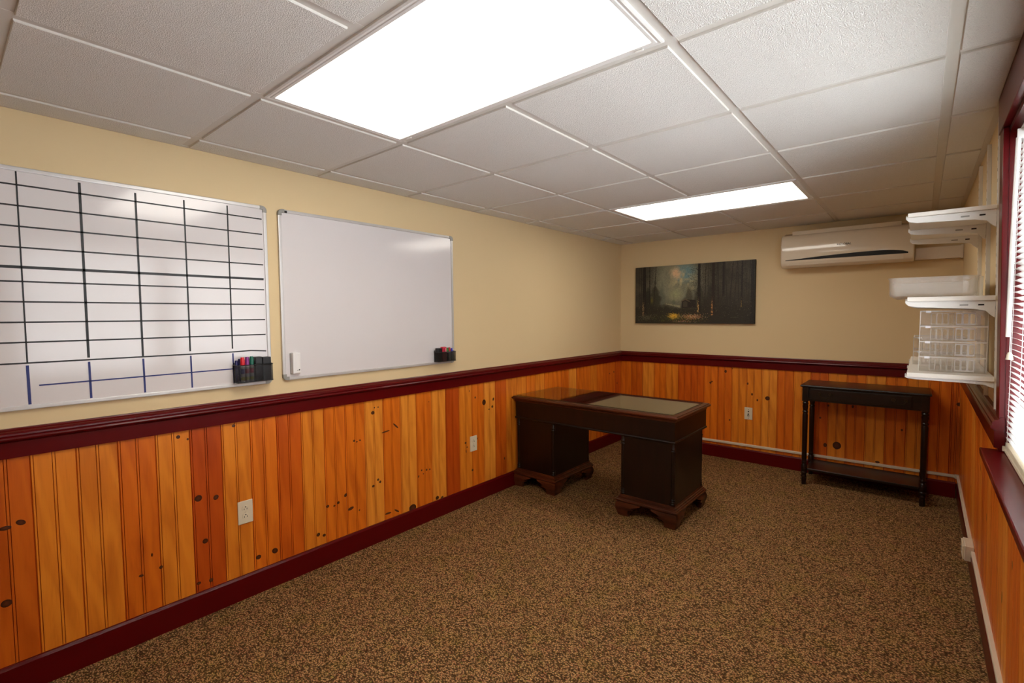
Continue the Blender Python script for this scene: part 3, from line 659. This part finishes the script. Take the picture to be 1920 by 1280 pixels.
obj('elbow', bx(W - 0.036, W - 0.012, B - PT - 0.018, B - PT - 0.0005, 0.150, 0.180, bev=0.002), M['race'], t)
obj('coupling', rbox(PT, PT + 0.0165, 1.93, 1.96, 0.120, 0.146), M['race'], t2)
t = thing('surface_outlet', 'ivory surface mounted outlet box on the duct under the shelves', 'outlet', rwp(PT, 3.53, 0.09))
obj('box_body', rbox(PT, PT + 0.040, 3.462, 3.598, 0.085, 0.165, 0.004), M['race'], t)
obj('face_plate', rbox(PT + 0.040, PT + 0.047, 3.468, 3.592, 0.090, 0.160, 0.002), M['ivory'], t)
for y in (3.51, 3.55):
    obj('slot', rbox(PT + 0.0468, PT + 0.0476, y - 0.008, y - 0.004, 0.118, 0.130), M['dark'], t); obj('slot', rbox(PT + 0.0468, PT + 0.0476, y + 0.004, y + 0.008, 0.118, 0.130), M['dark'], t)

# ------------------------------------------------------------------ desk
desk = thing('executive_desk', 'dark mahogany double pedestal desk with bracket feet against the panelled wall', 'desk', (0.70, 3.34, 0))
DX0, DX1, DY0, DY1 = 0.010, 1.388, 3.015, 3.670
IN = 0.024
def slab_profile(x0, x1, y0, y1, prof, mat, name, parent, fill=True):
    """stack of rectangles: prof = [(outset, z)] bottom to top."""
    bm = new(); rings = []
    for o_, z in prof: rings.append([bm.verts.new(p) for p in ((x0 - o_, y0 - o_, z), (x1 + o_, y0 - o_, z), (x1 + o_, y1 + o_, z), (x0 - o_, y1 + o_, z))])
    for r in range(len(rings) - 1):
        for q in range(4): bm.faces.new((rings[r][q], rings[r][(q + 1) % 4], rings[r + 1][(q + 1) % 4], rings[r + 1][q]))
    if fill: bm.faces.new(rings[0][::-1]); bm.faces.new(rings[-1])
    return obj(name, bm, mat, parent)
ax0, ax1, ay0, ay1 = 0.036, 1.362, 3.045, 3.640           # carcass under the top
slab_profile(ax0, ax1, ay0, ay1, [(0.0, 0.700), (0.004, 0.703), (0.006, 0.712), (0.014, 0.719), (0.022, 0.722), (0.0255, 0.727), (0.0255, 0.733), (0.022, 0.737), (0.018, 0.738), (0.016, 0.743), (-0.012, 0.743)], M['mahog_top'], 'desk_top', desk)
obj('leather_inset', bx(ax0 + 0.02, ax1 - 0.02, ay0 + 0.02, ay1 - 0.02, 0.7425, 0.7435), M['leather'], desk)
slab_profile(ax0, ax1, ay0, ay1, [(0, 0.578), (0, 0.700)], M['mahog'], 'apron_frame', desk)
slab_profile(ax0, ax1, ay0, ay1, [(-0.004, 0.560), (0.004, 0.563), (0.0065, 0.569), (0.004, 0.575), (-0.001, 0.578)], M['mahog'], 'waist_moulding', desk)
PED = ((0.040, 0.405), (0.978, 1.358))
def ogee(z):      # outset of the bracket foot's face at height fraction z
    return 0.004 + 0.014 * (0.5 + 0.5 * math.sin((z - 0.32) * math.pi * 1.55))
def foot_bm(cx, cy, sx, sy):
    """bracket foot at a base corner: two shaped wings that meet at the corner."""
    bm = new(); zz = [0, .008, .016, .03, .045, .054, .061, .067, .076, .088, .098]
    inner_ = [.074, .073, .072, .072, .076, .112, .114, .098, .118, .158, .166]
    tk = 0.022
    for along in (0, 1):
        rows = []
        for z, iw in zip(zz, inner_):
            o_ = ogee(z / .1)
            pts = [(-o_, -o_), (iw, -o_), (iw, tk), (-o_ if along == 0 else tk * .2, tk)]
            if along == 0: P = [(cx + sx * a, cy + sy * b, z) for a, b in pts]
            else: P = [(cx + sx * b, cy + sy * a, z) for a, b in pts]
            rows.append([bm.verts.new(p) for p in P])
        for r in range(len(rows) - 1):
            for q in range(4): bm.faces.new((rows[r][q], rows[r][(q + 1) % 4], rows[r + 1][(q + 1) % 4], rows[r + 1][q]))
        bm.faces.new(rows[0]); bm.faces.new(rows[-1])
    return bm
for x0, x1 in PED:
    y0, y1 = 3.056, 3.575
    ped = slab_profile(x0, x1, y0, y1, [(0, 0.140), (0, 0.562)], M['mahog'], 'pedestal', desk)
    slab_profile(x0, x1, y0, y1, [(-0.004, 0.094), (-0.004, 0.103), (0.026, 0.1035), (0.028, 0.106), (0.028, 0.114), (0.023, 0.118), (0.021, 0.124), (0.014, 0.127), (0.013, 0.134), (0.006, 0.138), (0.004, 0.146), (-0.002, 0.147)], M['mahog_top'], 'base_moulding', ped)
    for cx, sx in ((x0 - 0.012, 1), (x1 + 0.012, -1)):
        for cy, sy in ((y0 - 0.012, 1), (y1 + 0.012, -1)):
            obj('bracket_foot', foot_bm(cx, cy, sx, sy), M['mahog_top'], ped, smooth=True)
    for cx in (x0 + 0.012, x1 - 0.012):
        for cy in (y0 + 0.010, y1 - 0.010):
            pr = [(.015, .148), (.0185, .152), (.0185, .160), (.0155, .164), (.018, .169), (.018, .174), (.015, .178), (.0175, .184), (.0175, .188), (.014, .192), (.014, .500), (.0175, .504), (.0175, .509), (.015, .513), (.0185, .519), (.0185, .526), (.015, .531), (.015, .560)]
            obj('corner_column', lathe(new(), pr, cx, cy, 16), M['mahog'], ped, smooth=True)
gs = obj('glass_sheet', bx(0.036, 1.346, 3.055, 3.632, 0.7442, 0.7500, bev=0.001), M['glass'])
tag(gs, 'clear glass sheet lying on the mahogany desk top', 'glass sheet')

# ------------------------------------------------------------------ console table
con = thing('console_table', 'narrow espresso side table with turned legs and low shelf in the corner', 'table', (2.22, 4.70, 0))
slab_profile(1.828, 2.620, 4.520, 4.892, [(-0.004, 0.803), (0.008, 0.806), (0.010, 0.812), (0.008, 0.819), (0.004, 0.821)], M['espresso'], 'table_top', con)
ap = slab_profile(1.862, 2.588, 4.538, 4.882, [(0, 0.692), (0, 0.804)], M['espresso'], 'apron', con)
dr = obj('drawer', bx(1.884, 2.520, 4.530, 4.539, 0.708, 0.791, bev=0.002), M['espresso'], con)
for xc in (1.987, 2.452):
    for s in (-1, 1): obj('rosette', lathe(new(), [(.011, 4.524), (.012, 4.527), (.012, 4.531)], xc + s * 0.036, 0.756, 12, 'y'), M['brass'], dr, smooth=True)
    bm = new(); tube(bm, [(xc + 0.036 * math.cos(a), 4.522, 0.754 - 0.026 * math.sin(a) ** 0.7 if math.sin(a) > 0 else 0.754) for a in np.linspace(0.0, math.pi, 11)], 0.0024, 6)
    obj('bail_handle', bm, M['brass'], dr, smooth=True)
TL = [(.014, 0.0), (.016, .004), (.018, .045), (.0155, .058), (.020, .064), (.021, .070), (.018, .076), (.0165, .084), (.021, .096), (.023, .102), (.020, .108), (.021, .112), (.021, .165), (.017, .170), (.0165, .176), (.020, .184), (.020, .189), (.016, .195), (.0175, .215), (.019, .40), (.020, .575), (.0165, .590), (.021, .597), (.021, .603), (.0165, .609), (.0195, .630), (.0215, .645), (.0185, .660), (.022, .667), (.022, .673), (.017, .680), (.020, .686), (.020, .690)]
for cx in (1.853, 2.597):
    for cy in (4.545, 4.868):
        lg = obj('leg', lathe(new(), TL, cx, cy, 14), M['espresso'], con, smooth=True)
        obj('leg_block', bx(cx - .0215, cx + .0215, cy - .0215, cy + .0215, .688, .8035), M['espresso'], lg)
slab_profile(1.862, 2.588, 4.556, 4.880, [(0, 0.114), (0.003, 0.117), (0.003, 0.130), (0, 0.133)], M['espresso'], 'low_shelf', con)

# ------------------------------------------------------------------ air conditioner and its pipe cover
ac = thing('air_conditioner', 'white wall mounted split air conditioner high on the far wall', 'air conditioner', (2.06, 4.80, 1.785))
AX0, AX1 = 1.613, 2.502
sec = [(B - .001, 1.800), (4.86, 1.787), (4.80, 1.784), (4.757, 1.790), (4.733, 1.806), (4.722, 1.830), (4.718, 1.860), (4.716, 1.90), (4.717, 1.95), (4.7195, 1.99), (4.7225, 2.02), (4.729, 2.045), (4.742, 2.058), (4.79, 2.066), (4.86, 2.088), (B - .001, 2.094)]
bm = new(); cols = []
for x, ins in ((AX0, .008), (AX0 + .004, .003), (AX0 + .012, 0.0), (AX1 - .012, 0.0), (AX1 - .004, .003), (AX1, .008)):
    cols.append([bm.verts.new((x, min(B - .001, y + ins) if y < B - .01 else y, z - (ins if z > 1.95 else -ins))) for y, z in sec])
n = len(sec)
for i in range(len(cols) - 1):
    for q in range(n): bm.faces.new((cols[i][q], cols[i][(q + 1) % n], cols[i + 1][(q + 1) % n], cols[i + 1][q]))
bm.faces.new(cols[0]); bm.faces.new(cols[-1][::-1])
obj('body', bm, M['ac'], ac, smooth=True)
obj('top_grille', bx(1.69, 2.42, 4.765, 4.88, 2.060, 2.094, bev=0.002), M['ac'], ac)
bm = new(); N = 28; top, bot = [], []
for i in range(N + 1):
    s = i / N; x = 1.650 + s * 0.816
    zb_ = 1.8455 - 0.003 * s; ht = 0.004 + 0.031 * (math.sin(math.pi * min(1, s * 0.62 / 1.0 + 0.0)) ** 1.1 if s < .8 else math.sin(math.pi * .496) ** 1.1 * (1 - ((s - .8) / .2) ** 2 * .62))
    if s > .985: ht *= .7
    top.append((x, zb_ + ht)); bot.append((x, zb_))
loop = bot + top[::-1]
def ac_face(z):
    for (ya, za), (yb, zb2) in zip(sec[3:], sec[4:]):
        if za <= z <= zb2: return ya + (yb - ya) * (z - za) / (zb2 - za)
    return 4.72
fr_, bk_ = [], []
for x, z in loop: fr_.append(bm.verts.new((x, ac_face(z) - 0.002, z))); bk_.append(bm.verts.new((x, ac_face(z) + 0.004, z)))
L_ = len(loop)
for i in range(N):
    bm.faces.new((fr_[i], fr_[i + 1], fr_[L_ - 2 - i], fr_[L_ - 1 - i]))
for i in range(L_): bm.faces.new((fr_[i], fr_[(i + 1) % L_], bk_[(i + 1) % L_], bk_[i]))
obj('vent_strip', bm, M['black'], ac)
lv = [(ac_face(z) - 0.0025, z) for z in (1.806, 1.816, 1.828, 1.842)] + [(ac_face(z) + 0.003, z) for z in (1.842, 1.828, 1.816, 1.806)]
obj('louver', extrude_profile(new(), lv, 1.655, 2.440, lambda p, q: (q, p[0], p[1])), M['ac'], ac)
lv = [(4.738, 1.7985), (4.7285, 1.8055), (4.737, 1.808), (4.75, 1.80)]
obj('lower_louver', extrude_profile(new(), lv, 1.655, 2.440, lambda p, q: (q, p[0], p[1])), M['ac'], ac)
def lettering(txt, size, loc, rot, mat, parent, name='lettering', shear=0.0):
    cu = bpy.data.curves.new(name, 'FONT'); cu.body = txt; cu.size = size; cu.extrude = 0.0004; cu.shear = shear; cu.offset = size * 0.02
    o = bpy.data.objects.new(name, cu); me = bpy.data.meshes.new_from_object(o); bpy.data.objects.remove(o)
    me.materials.clear(); me.materials.append(mat); o = bpy.data.objects.new(name, me); C.objects.link(o)
    o.parent = parent; o.location = Vector(loc) - base_of(parent); o.rotation_euler = rot; return o
lettering('GLOBAL', 0.0215, (2.031, ac_face(1.955) - 0.001, 1.9435), (math.pi / 2, 0, 0), M['black'], ac, shear=0.15)
bm = new(); box(bm, 2.018, 2.028, ac_face(1.955) - 0.0012, ac_face(1.955) + .002, 1.946, 1.956); obj('emblem', bm, M['corner'], ac)
cov = obj('pipe_cover', bx(2.5035, 2.777, B - 0.072, B - 0.0005, 1.797, 1.888, bev=0.004), M['ac'])
tag(cov, 'short beige pipe cover joining the air conditioner to the corner', 'pipe cover')
obj('end_cap', bx(2.762, 2.7765, B - 0.076, B - 0.001, 1.793, 1.892, bev=0.002), M['ac'], cov)

# ------------------------------------------------------------------ forest painting (colours worked out stroke by stroke on a fine mesh)
def paint(nx=540, nz=270):
    r = np.random.RandomState(5)
    X, Z = np.meshgrid(np.linspace(0, 1, nx), np.linspace(0, 1, nz)); A = 2.0
    def sm(s, seed):                                    # smooth value noise
        q = np.random.RandomState(seed); g = q.rand(int(s) + 3, int(s * A) + 3)
        u = X * s * A; v = Z * s; i, j = u.astype(int), v.astype(int); a, b = u - i, v - j; a = a * a * (3 - 2 * a); b = b * b * (3 - 2 * b)
        return (g[j, i] * (1 - a) + g[j, i + 1] * a) * (1 - b) + (g[j + 1, i] * (1 - a) + g[j + 1, i + 1] * a) * b
    n = sm(5, 1) * .5 + sm(12, 2) * .3 + sm(34, 3) * .2; n2 = sm(9, 8) * .6 + sm(24, 9) * .4; f = sm(95, 4)
    img = np.zeros((nz, nx, 3)); img[:] = (50, 45, 36)
    def blend(mask, col):
        m_ = np.clip(mask, 0, 1)[..., None]; img[:] = img * (1 - m_) + np.array(col, float) * m_
    blend((n - .3) * 1.8 * (Z > .3), (76, 70, 56))
    gl = np.clip(1.25 - np.hypot((X - .38) / .24, (Z - .74) / .52), 0, 1)      # misty clearing
    blend(gl * 1.5, (116, 116, 96))
    blend(np.clip(1 - np.hypot((X - .45) / .12, (Z - .86) / .20), 0, 1) * 1.6, (104, 130, 132))
    blend(np.clip(1 - np.hypot((X - .43) / .16, (Z - .74) / .26), 0, 1) * np.clip((n2 - .40) * 5, 0, 1) * 1.2, (172, 158, 120))
    blend(np.clip(1 - np.hypot((X - .37) / .07, (Z - .86) / .14), 0, 1) * np.clip((n - .35) * 5, 0, 1) * 1.4, (196, 166, 130))
    blend(np.clip(1 - np.hypot((X - .37) / .08, (Z - .50) / .14), 0, 1) * 1.2, (140, 140, 104))
    def fir(cx, top, w, col, k, base=.2):
        e = w * np.clip((top - Z) / (top - base), 0, 1) ** .85 - np.abs(X - cx) + (n2 - .5) * .05 + (f - .5) * .012
        blend(np.clip(e * 45, 0, 1) * (Z < top + .04) * k, col)
    fir(.25, .86, .055, (84, 88, 74), .7); fir(.19, .72, .075, (46, 44, 32), .85); fir(.12, .66, .08, (34, 33, 24), .85); fir(.355, .52, .022, (82, 86, 68), .6, .38); fir(.48, .66, .075, (62, 58, 44), .7); fir(.58, .72, .08, (46, 42, 32), .7); fir(.66, .66, .08, (40, 36, 28), .7)
    blend(np.clip((.33 - Z + (n - .5) * .16) * 12, 0, 1) * .9, (36, 32, 21))
    blend(np.clip((X - .52) * 5, 0, 1) * np.clip((.60 - Z) * 4 + (n - .5) * 2.4, 0, 1) * .7, (38, 33, 26))
    st = np.clip(1.3 - np.abs(Z - (.335 - (X - .30) * .42)) / (.012 + (X - .28) * .10), 0, 1) * (X > .285) * (X < .415); blend(st * (.6 + f * .4), (136, 132, 100))
    blend(np.exp(-((X - .155) / .012) ** 2 - ((Z - .40) / .05) ** 2) * .8, (104, 96, 28))
    roof = .41 - np.abs(X - .455) * .95
    blend(((X > .425) & (X < .545) & (Z > .27) & (Z < np.where(X < .455, roof, .41 - (X - .455) * .15))) * .9, (30, 24, 19))
    blend(((X > .437) & (X < .474) & (Z > .28) & (Z < roof - .03)) * .75, (72, 62, 50)); blend((np.abs(Z - roof) < .009) * (X > .42) * (X < .492), (88, 74, 54))
    def trunk(cx, w, z0, col, lit=None, sl=0.0):
        c = cx + sl * (Z - .5) + (f - .5) * .005; ww = w * (1.3 - .45 * Z)
        blend(np.clip((ww - np.abs(X - c)) * 400, 0, 1) * (Z > z0), col)
        if lit: blend(((X - c) > -ww) * ((X - c) < -ww * .1) * (Z > z0) * np.clip((.46 - Z) * 6, 0, 1) * np.clip((f - .35) * 5, 0, 1), lit)
    def branch(x, z, dx, dz, w, col):
        for q in np.linspace(0, 1, 90):
            cx, cz = x + dx * q, z + dz * q + .03 * math.sin(q * 3.0); i, j = int(cx * nx), int(cz * nz); k = max(1, int(w * (1 - q * .7) * nx))
            if 0 <= i < nx - 3 and 0 <= j < nz - 3: img[j:j + k, i:i + k] = col
    for cx in (.04, .055, .18, .62, .645, .70, .725, .79, .82, .855, .88, .94, .955, .975): trunk(cx, .0025 + .0035 * r.rand(), .25, (40, 34, 27), None, r.randn() * .02)
    trunk(.085, .016, .12, (27, 23, 17), (124, 100, 70)); trunk(.135, .005, .34, (25, 22, 17)); trunk(.57, .013, .19, (28, 23, 17), (166, 134, 80)); trunk(.685, .013, .14, (36, 27, 19), (164, 112, 60)); trunk(.765, .010, .45, (32, 28, 22)); trunk(.905, .006, .25, (26, 23, 18), (120, 96, 46)); trunk(.985, .014, 0, (25, 21, 16))
    for a in ((.57, .86, -.05, .05, .006), (.56, .80, -.06, .10, .003), (.09, .70, -.05, .10, .004), (.575, .72, .05, .10, .003), (.685, .80, -.04, .10, .004), (.685, .75, .05, .06, .003), (.90, .72, -.05, .10, .003), (.135, .9, .07, .07, .003), (.57, .45, -.05, .10, .002)): branch(*a, (27, 23, 17))
    def dab(cx, cz, a, b, ang, col, k):                  # one elliptical brush dab
        i0, i1, j0, j1 = int((cx - .012) * nx), int((cx + .012) * nx) + 1, int((cz - .024) * nz), int((cz + .024) * nz) + 1
        if i0 < 0 or j0 < 0 or i1 >= nx or j1 >= nz: return
        u = X[j0:j1, i0:i1] - cx; v = (Z[j0:j1, i0:i1] - cz) * .5; c_, s_ = math.cos(ang), math.sin(ang)
        m_ = np.clip(1.4 - np.hypot((u * c_ + v * s_) / a, (-u * s_ + v * c_) / b), 0, 1)[..., None] * k
        img[j0:j1, i0:i1] = img[j0:j1, i0:i1] * (1 - m_) + np.array(col, float) * m_
    for k in range(5200):
        q = r.rand(); an = r.rand() * 3.1
        if q < .34: dab(r.choice([.155, .53, .60, .70, .91]) + r.randn() * .03, .74 + r.randn() * .14, .0022, .0014, an, (30, 26, 19), .85)
        elif q < .44: dab(.355 + r.randn() * .022, .125 + r.randn() * .022, .0036, .0018, an, [(204, 156, 36), (176, 128, 30), (214, 176, 70)][r.randint(3)], .8)
        elif q < .53: dab(.51 + r.randn() * .05, .115 + r.randn() * .024, .0030, .0018, an, [(204, 150, 112), (196, 176, 146), (176, 118, 70), (150, 96, 50)][r.randint(4)], .75)
        elif q < .66: dab(.40 + r.randn() * .10, .085 + r.randn() * .04, .0042, .0016, 1.2 + r.randn() * .4, [(84, 86, 26), (104, 104, 40), (56, 58, 20), (34, 36, 16)][r.randint(4)], .7)
        elif q < .80: dab(r.rand(), .05 + r.rand() * .2, .0036, .0016, 1.3 + r.randn() * .5, [(40, 38, 20), (52, 48, 30), (30, 30, 20)][r.randint(3)], .7)
        elif q < .90: dab(.55 + r.rand() * .45, .2 + r.rand() * .35, .0030, .0014, an, [(74, 64, 46), (58, 54, 44), (92, 80, 56)][r.randint(3)], .5)
        elif q < .92: dab(r.rand(), .12 + r.rand() * .25, .0018, .0014, an, (150, 138, 112), .8)
        elif q < .96: dab(.44 + r.randn() * .05, .035 + r.randn() * .02, .0026, .0016, an, [(150, 70, 40), (190, 180, 160), (120, 60, 34)][r.randint(3)], .8)
        else: dab(.10 + r.randn() * .05, .10 + r.randn() * .03, .0028, .0014, an, (110, 104, 84), .7)
    for q in range(7): dab(.825 + q * .009, .105, .0018, .0030, .5 * (-1) ** q, (130, 120, 100), .6)   # illegible signature strokes
    img *= (0.92 + .16 * f)[..., None]
    return X, Z, np.clip(img * 1.12, 0, 255) / 255
pt = thing('painting', 'unframed dark forest landscape painting on the far wall', 'painting', (0.78, B - 0.018, 1.304))
px0, px1, pz0, pz1, py = 0.192, 1.375, 1.304, 1.896, B - 0.034
obj('canvas', bx(px0, px1, py + 0.0006, B - 0.0005, pz0, pz1), M['dark'], pt)
X, Z, img = paint(); nz_, nx_ = X.shape
vv = np.stack([px0 + X * (px1 - px0), np.full_like(X, py), pz0 + Z * (pz1 - pz0)], -1).reshape(-1, 3) - np.array(base_of(pt))
idx = np.arange(nz_ * nx_).reshape(nz_, nx_)
fa = np.stack([idx[:-1, :-1], idx[:-1, 1:], idx[1:, 1:], idx[1:, :-1]], -1).reshape(-1, 4)
me = bpy.data.meshes.new('painted_surface'); me.from_pydata(vv.tolist(), [], fa.tolist())
at = me.color_attributes.new('pigment', 'FLOAT_COLOR', 'POINT')
lin = np.where(img <= .04045, img / 12.92, ((img + .055) / 1.055) ** 2.4).reshape(-1, 3)
at.data.foreach_set('color', np.concatenate([lin, np.ones((len(lin), 1))], 1).astype(np.float32).ravel())
t = NT('oil_paint'); an = t.n('ShaderNodeAttribute', attribute_name='pigment')
t.set(t.mix(an.outputs['Color'], (0.9, 0.9, 0.9, 1), t.ramp(t.noise(t.coords(), 300, 2), [(0.4, 0.0), (1.0, 0.05)])), 0.45, 0.3); me.materials.append(t.m)
o = bpy.data.objects.new('painted_surface', me); C.objects.link(o); o.parent = pt

# ------------------------------------------------------------------ shelving on the window wall
SY = (2.62, 3.03, 3.44)
names = ('nearest the window', 'in the middle of the shelving', 'farthest from the window')
for y, nm in zip(SY, names):
    t = thing('shelf_standard', 'white slotted shelf upright ' + nm, 'shelf upright', rwp(0, y, 0.90), 'shelf uprights on the window wall')
    obj('channel', rbox(0.0, 0.014, y - 0.008, y + 0.008, 1.016, H - 0.03, 0.001), M['white_metal'], t)
    bm = new()
    for q in range(26): box(bm, 0.0138, 0.0143, y - 0.0015, y + 0.0015, 1.05 + q * 0.04, 1.062 + q * 0.04)
    o = obj('slot', rw_map(bm), M['dark'], t); o['kind'] = 'stuff'
SH = ((1.789, 0.016, 'top'), (1.4445, 0.018, 'middle'), (1.133, 0.018, 'lowest'))
S0, S1, DEP = 2.600, 3.56, 0.276
shelf_labels = {'top': 'white melamine shelf nearest the ceiling, empty, beside the window', 'middle': 'white melamine shelf carrying the clear plastic bin', 'lowest': 'white melamine shelf carrying the clear stacking trays'}
for z, th, nm in SH:
    xw = W - LEAN * z
    tag(obj('shelf', bx(xw - DEP, xw - 0.015, S0, S1, z, z + th, bev=0.0015), M['melamine']), shelf_labels[nm], 'shelf', 'wall shelves beside the window')
    for y, wh in zip(SY, ('the upright nearest the window', 'the middle upright', 'the upright farthest from the window')):
        t = thing('shelf_bracket', 'white steel bracket under the %s shelf on %s' % (nm, wh), 'shelf bracket', (xw - 0.014, y, z - 0.06), 'shelf brackets')
        pr = [(0.0145, 0), (DEP - 0.004, 0), (DEP + 0.004, 0.012 if nm != 'top' else 0.008), (DEP + 0.006, 0.010 if nm != 'top' else 0.006), (DEP + 0.006, -0.006), (DEP - 0.004, -0.018), (DEP - 0.03, -0.024), (0.075, -0.032), (0.040, -0.040), (0.026, -0.056), (0.0145, -0.066)]
        if nm == 'lowest': pr = [(a, b * 0.4 if b < 0 else b) for a, b in pr]
        pr = [(a, min(b, -0.0005) if a < DEP + 0.003 else b) for a, b in pr]
        bm = new()
        extrude_profile(bm, pr, y - 0.0075, y + 0.0075, lambda p, q: (xw - p[0], q, z + p[1])); obj('arm', bm, M['white_metal'], t)
        for a, b in ((0.045, 0.062), (0.090, 0.115)) if nm != 'lowest' else ():
            obj('slot', bx(xw - b, xw - a, y - 0.0080, y - 0.0074, z - 0.020, z - 0.014), M['corner'] if a > .08 else M['dark'], t)
# clear bin on the middle shelf
def open_box(bm, x0, x1, y0, y1, z0, z1, ti, rim=0.0):
    box(bm, x0, x1, y0, y1, z0, z0 + ti)
    box(bm, x0, x0 + ti, y0, y1, z0 + ti, z1); box(bm, x1 - ti, x1, y0, y1, z0 + ti, z1)
    box(bm, x0 + ti, x1 - ti, y0, y0 + ti, z0 + ti, z1); box(bm, x0 + ti, x1 - ti, y1 - ti, y1, z0 + ti, z1)
    return bm
def round_tub(x0, x1, y0, y1, z0, z1, r0, ti, seg=5):
    """rounded open tub: one closed skin, outside and inside."""
    def loop(ins, z, r):
        pts = []
        for cx, cy, a0 in ((x1 - ins - r, y1 - ins - r, 0), (x0 + ins + r, y1 - ins - r, 90), (x0 + ins + r, y0 + ins + r, 180), (x1 - ins - r, y0 + ins + r, 270)):
            for q in range(seg + 1):
                a = math.radians(a0 + 90 * q / seg); pts.append((cx + r * math.cos(a), cy + r * math.sin(a), z))
        return pts
    bm = new(); sec_ = [(0.012, z0, r0 * .7), (0.003, z0 + 0.004, r0), (0.0, z0 + 0.014, r0), (-0.002, z1 - 0.004, r0), (-0.006, z1 - 0.003, r0), (-0.006, z1, r0), (ti, z1, r0), (ti, z0 + 0.014, r0 - ti), (0.012, z0 + ti, r0 * .6)]
    rg = [[bm.verts.new(p) for p in loop(*s)] for s in sec_]; n = len(rg[0])
    for a in range(len(rg) - 1):
        for q in range(n): bm.faces.new((rg[a][q], rg[a][(q + 1) % n], rg[a + 1][(q + 1) % n], rg[a + 1][q]))
    bm.faces.new(rg[0][::-1]); bm.faces.new(rg[-1])
    return bm
zt = 1.4630; xw = W - LEAN * zt
t = thing('plastic_bin', 'long clear plastic bin overhanging the front of the middle shelf', 'bin', (xw - 0.2, 2.90, zt))
obj('tub', round_tub(xw - 0.338, xw - 0.062, 2.64, 3.16, zt + 0.0005, zt + 0.082, 0.03, 0.003), M['frost'], t, smooth=True)
obj('end_insert', bx(xw - 0.058, xw - 0.046, 2.66, 3.12, zt + 0.0005, zt + 0.078, bev=0.003), M['bone'], t)
# stacking trays on the lowest shelf
zt = 1.1515; xw = W - LEAN * zt
def tray_front(parent, x0, x1, y, z0, z1, slots, wide):
    """upright divider plate with pill shaped holes."""
    bm = new(); ti = 0.0022; w = (x1 - x0) / slots
    hw, hh, rr = w * (0.345 if wide else 0.33), (z1 - z0) / 2 - 0.0055, w * 0.2
    zc = (z0 + z1) / 2; N = 20
    for q in range(slots):
        xc = x0 + (q + 0.5) * w; hole, rim = [], []
        for k in range(N):
            a = 2 * math.pi * (k + 0.5) / N; c, s_ = math.cos(a), math.sin(a)
            f_ = min(w / 2 / max(abs(c), 1e-6), (z1 - z0) / 2 / max(abs(s_), 1e-6)); rim.append((xc + c * f_, zc + s_ * f_))
            hx = math.copysign(hw - rr, c) + rr * c; hz = math.copysign(hh - rr, s_) + rr * s_
            hole.append((xc + hx, zc + hz))
        # square the outline off at the cell corners
        for sx, sz in ((1, 1), (-1, 1), (-1, -1), (1, -1)):
            k = min(range(N), key=lambda n_: abs(rim[n_][0] - (xc + sx * w / 2)) + abs(rim[n_][1] - (zc + sz * (z1 - z0) / 2))); rim[k] = (xc + sx * w / 2, zc + sz * (z1 - z0) / 2)
        L4 = [[bm.verts.new((x, yy_, z)) for x, z in pts] for pts, yy_ in ((rim, y), (hole, y), (hole, y + ti), (rim, y + ti))]
        for a in range(4):
            b = (a + 1) % 4
            for k in range(N): bm.faces.new((L4[a][k], L4[a][(k + 1) % N], L4[b][(k + 1) % N], L4[b][k]))
    bmesh.ops.remove_doubles(bm, verts=bm.verts[:], dist=0.00002)
    return bm
def stack_tray(x0, x1, y0, y1, z, hgt, label, group, wide_white):
    t = thing('stacking_tray', label, 'tray', ((x0 + x1) / 2, (y0 + y1) / 2, z), group)
    obj('tray_body', open_box(new(), x0, x1, y0, y1, z, z + hgt - 0.006, 0.0018), M['clear'], t)
    bm = new()
    for a in ((x0, x1, y0 - 0.001, y0 + 0.003), (x0, x1, y1 - 0.003, y1 + 0.001)): box(bm, *a, z + hgt - 0.006, z + hgt - 0.001)
    box(bm, x0, x0 + 0.004, y0, y1, z + hgt - 0.006, z + hgt - 0.001); box(bm, x1 - 0.004, x1, y0, y1, z + hgt - 0.006, z + hgt - 0.001)
    obj('tray_rim', bm, M['edge'], t)
    L = x1 - x0
    for q in range(5):
        xq = x0 + L * (.17 + .35 * q / 4); obj('grille_edge', bx(xq - 0.0006, xq + 0.0006, y0 + 0.0150, y0 + 0.0158, z + 0.005, z + hgt - 0.012), M['edge'], t)
    for xe in (x0, x1 - 0.0025): obj('corner_edge', bx(xe, xe + 0.0025, y0 - 0.0006, y0 + 0.0018, z, z + hgt - 0.006), M['edge'], t)
    L = x1 - x0
    obj('clear_grille', tray_front(t, x0 + L * .17, x0 + L * .52, y0 + 0.016, z + 0.003, z + hgt - 0.010, 4, False), M['frost'], t)
    if wide_white:
        o = obj('white_grille', tray_front(t, x0 + L * .545, x0 + L * .835, y0 + 0.030, z + 0.003, z + hgt - 0.010, 3, True), M['grille'], t); o['label'] = 'translucent white slotted divider'
    obj('divider', bx(x0 + L * .17, x0 + L * .175, y0 + 0.004, y1 - 0.004, z + 0.003, z + hgt - 0.012), M['clear'], t)
    obj('divider', bx(x0 + L * .84, x0 + L * .845, y0 + 0.004, y1 - 0.004, z + 0.003, z + hgt - 0.012), M['clear'], t)
    obj('finger_tab', bx(x0 + L * .09, x0 + L * .17, y0 - 0.002, y0 + 0.002, z + hgt - 0.010, z + hgt - 0.001), M['grille'], t)
order = ('lowest', 'second lowest', 'second highest', 'topmost')
for q in range(4):
    stack_tray(xw - 0.240, xw - 0.030, 2.70, 2.95, zt + q * 0.0640, 0.0640, '%s clear slotted tray of the taller stack on the lowest shelf' % order[q], 'stacked clear trays', True)
for q in range(2):
    stack_tray(xw - 0.262, xw - 0.075, 3.02, 3.26, zt + q * 0.066, 0.066, '%s clear tray of the short stack behind the taller one' % ('bottom', 'upper')[q], 'stacked clear trays', False)
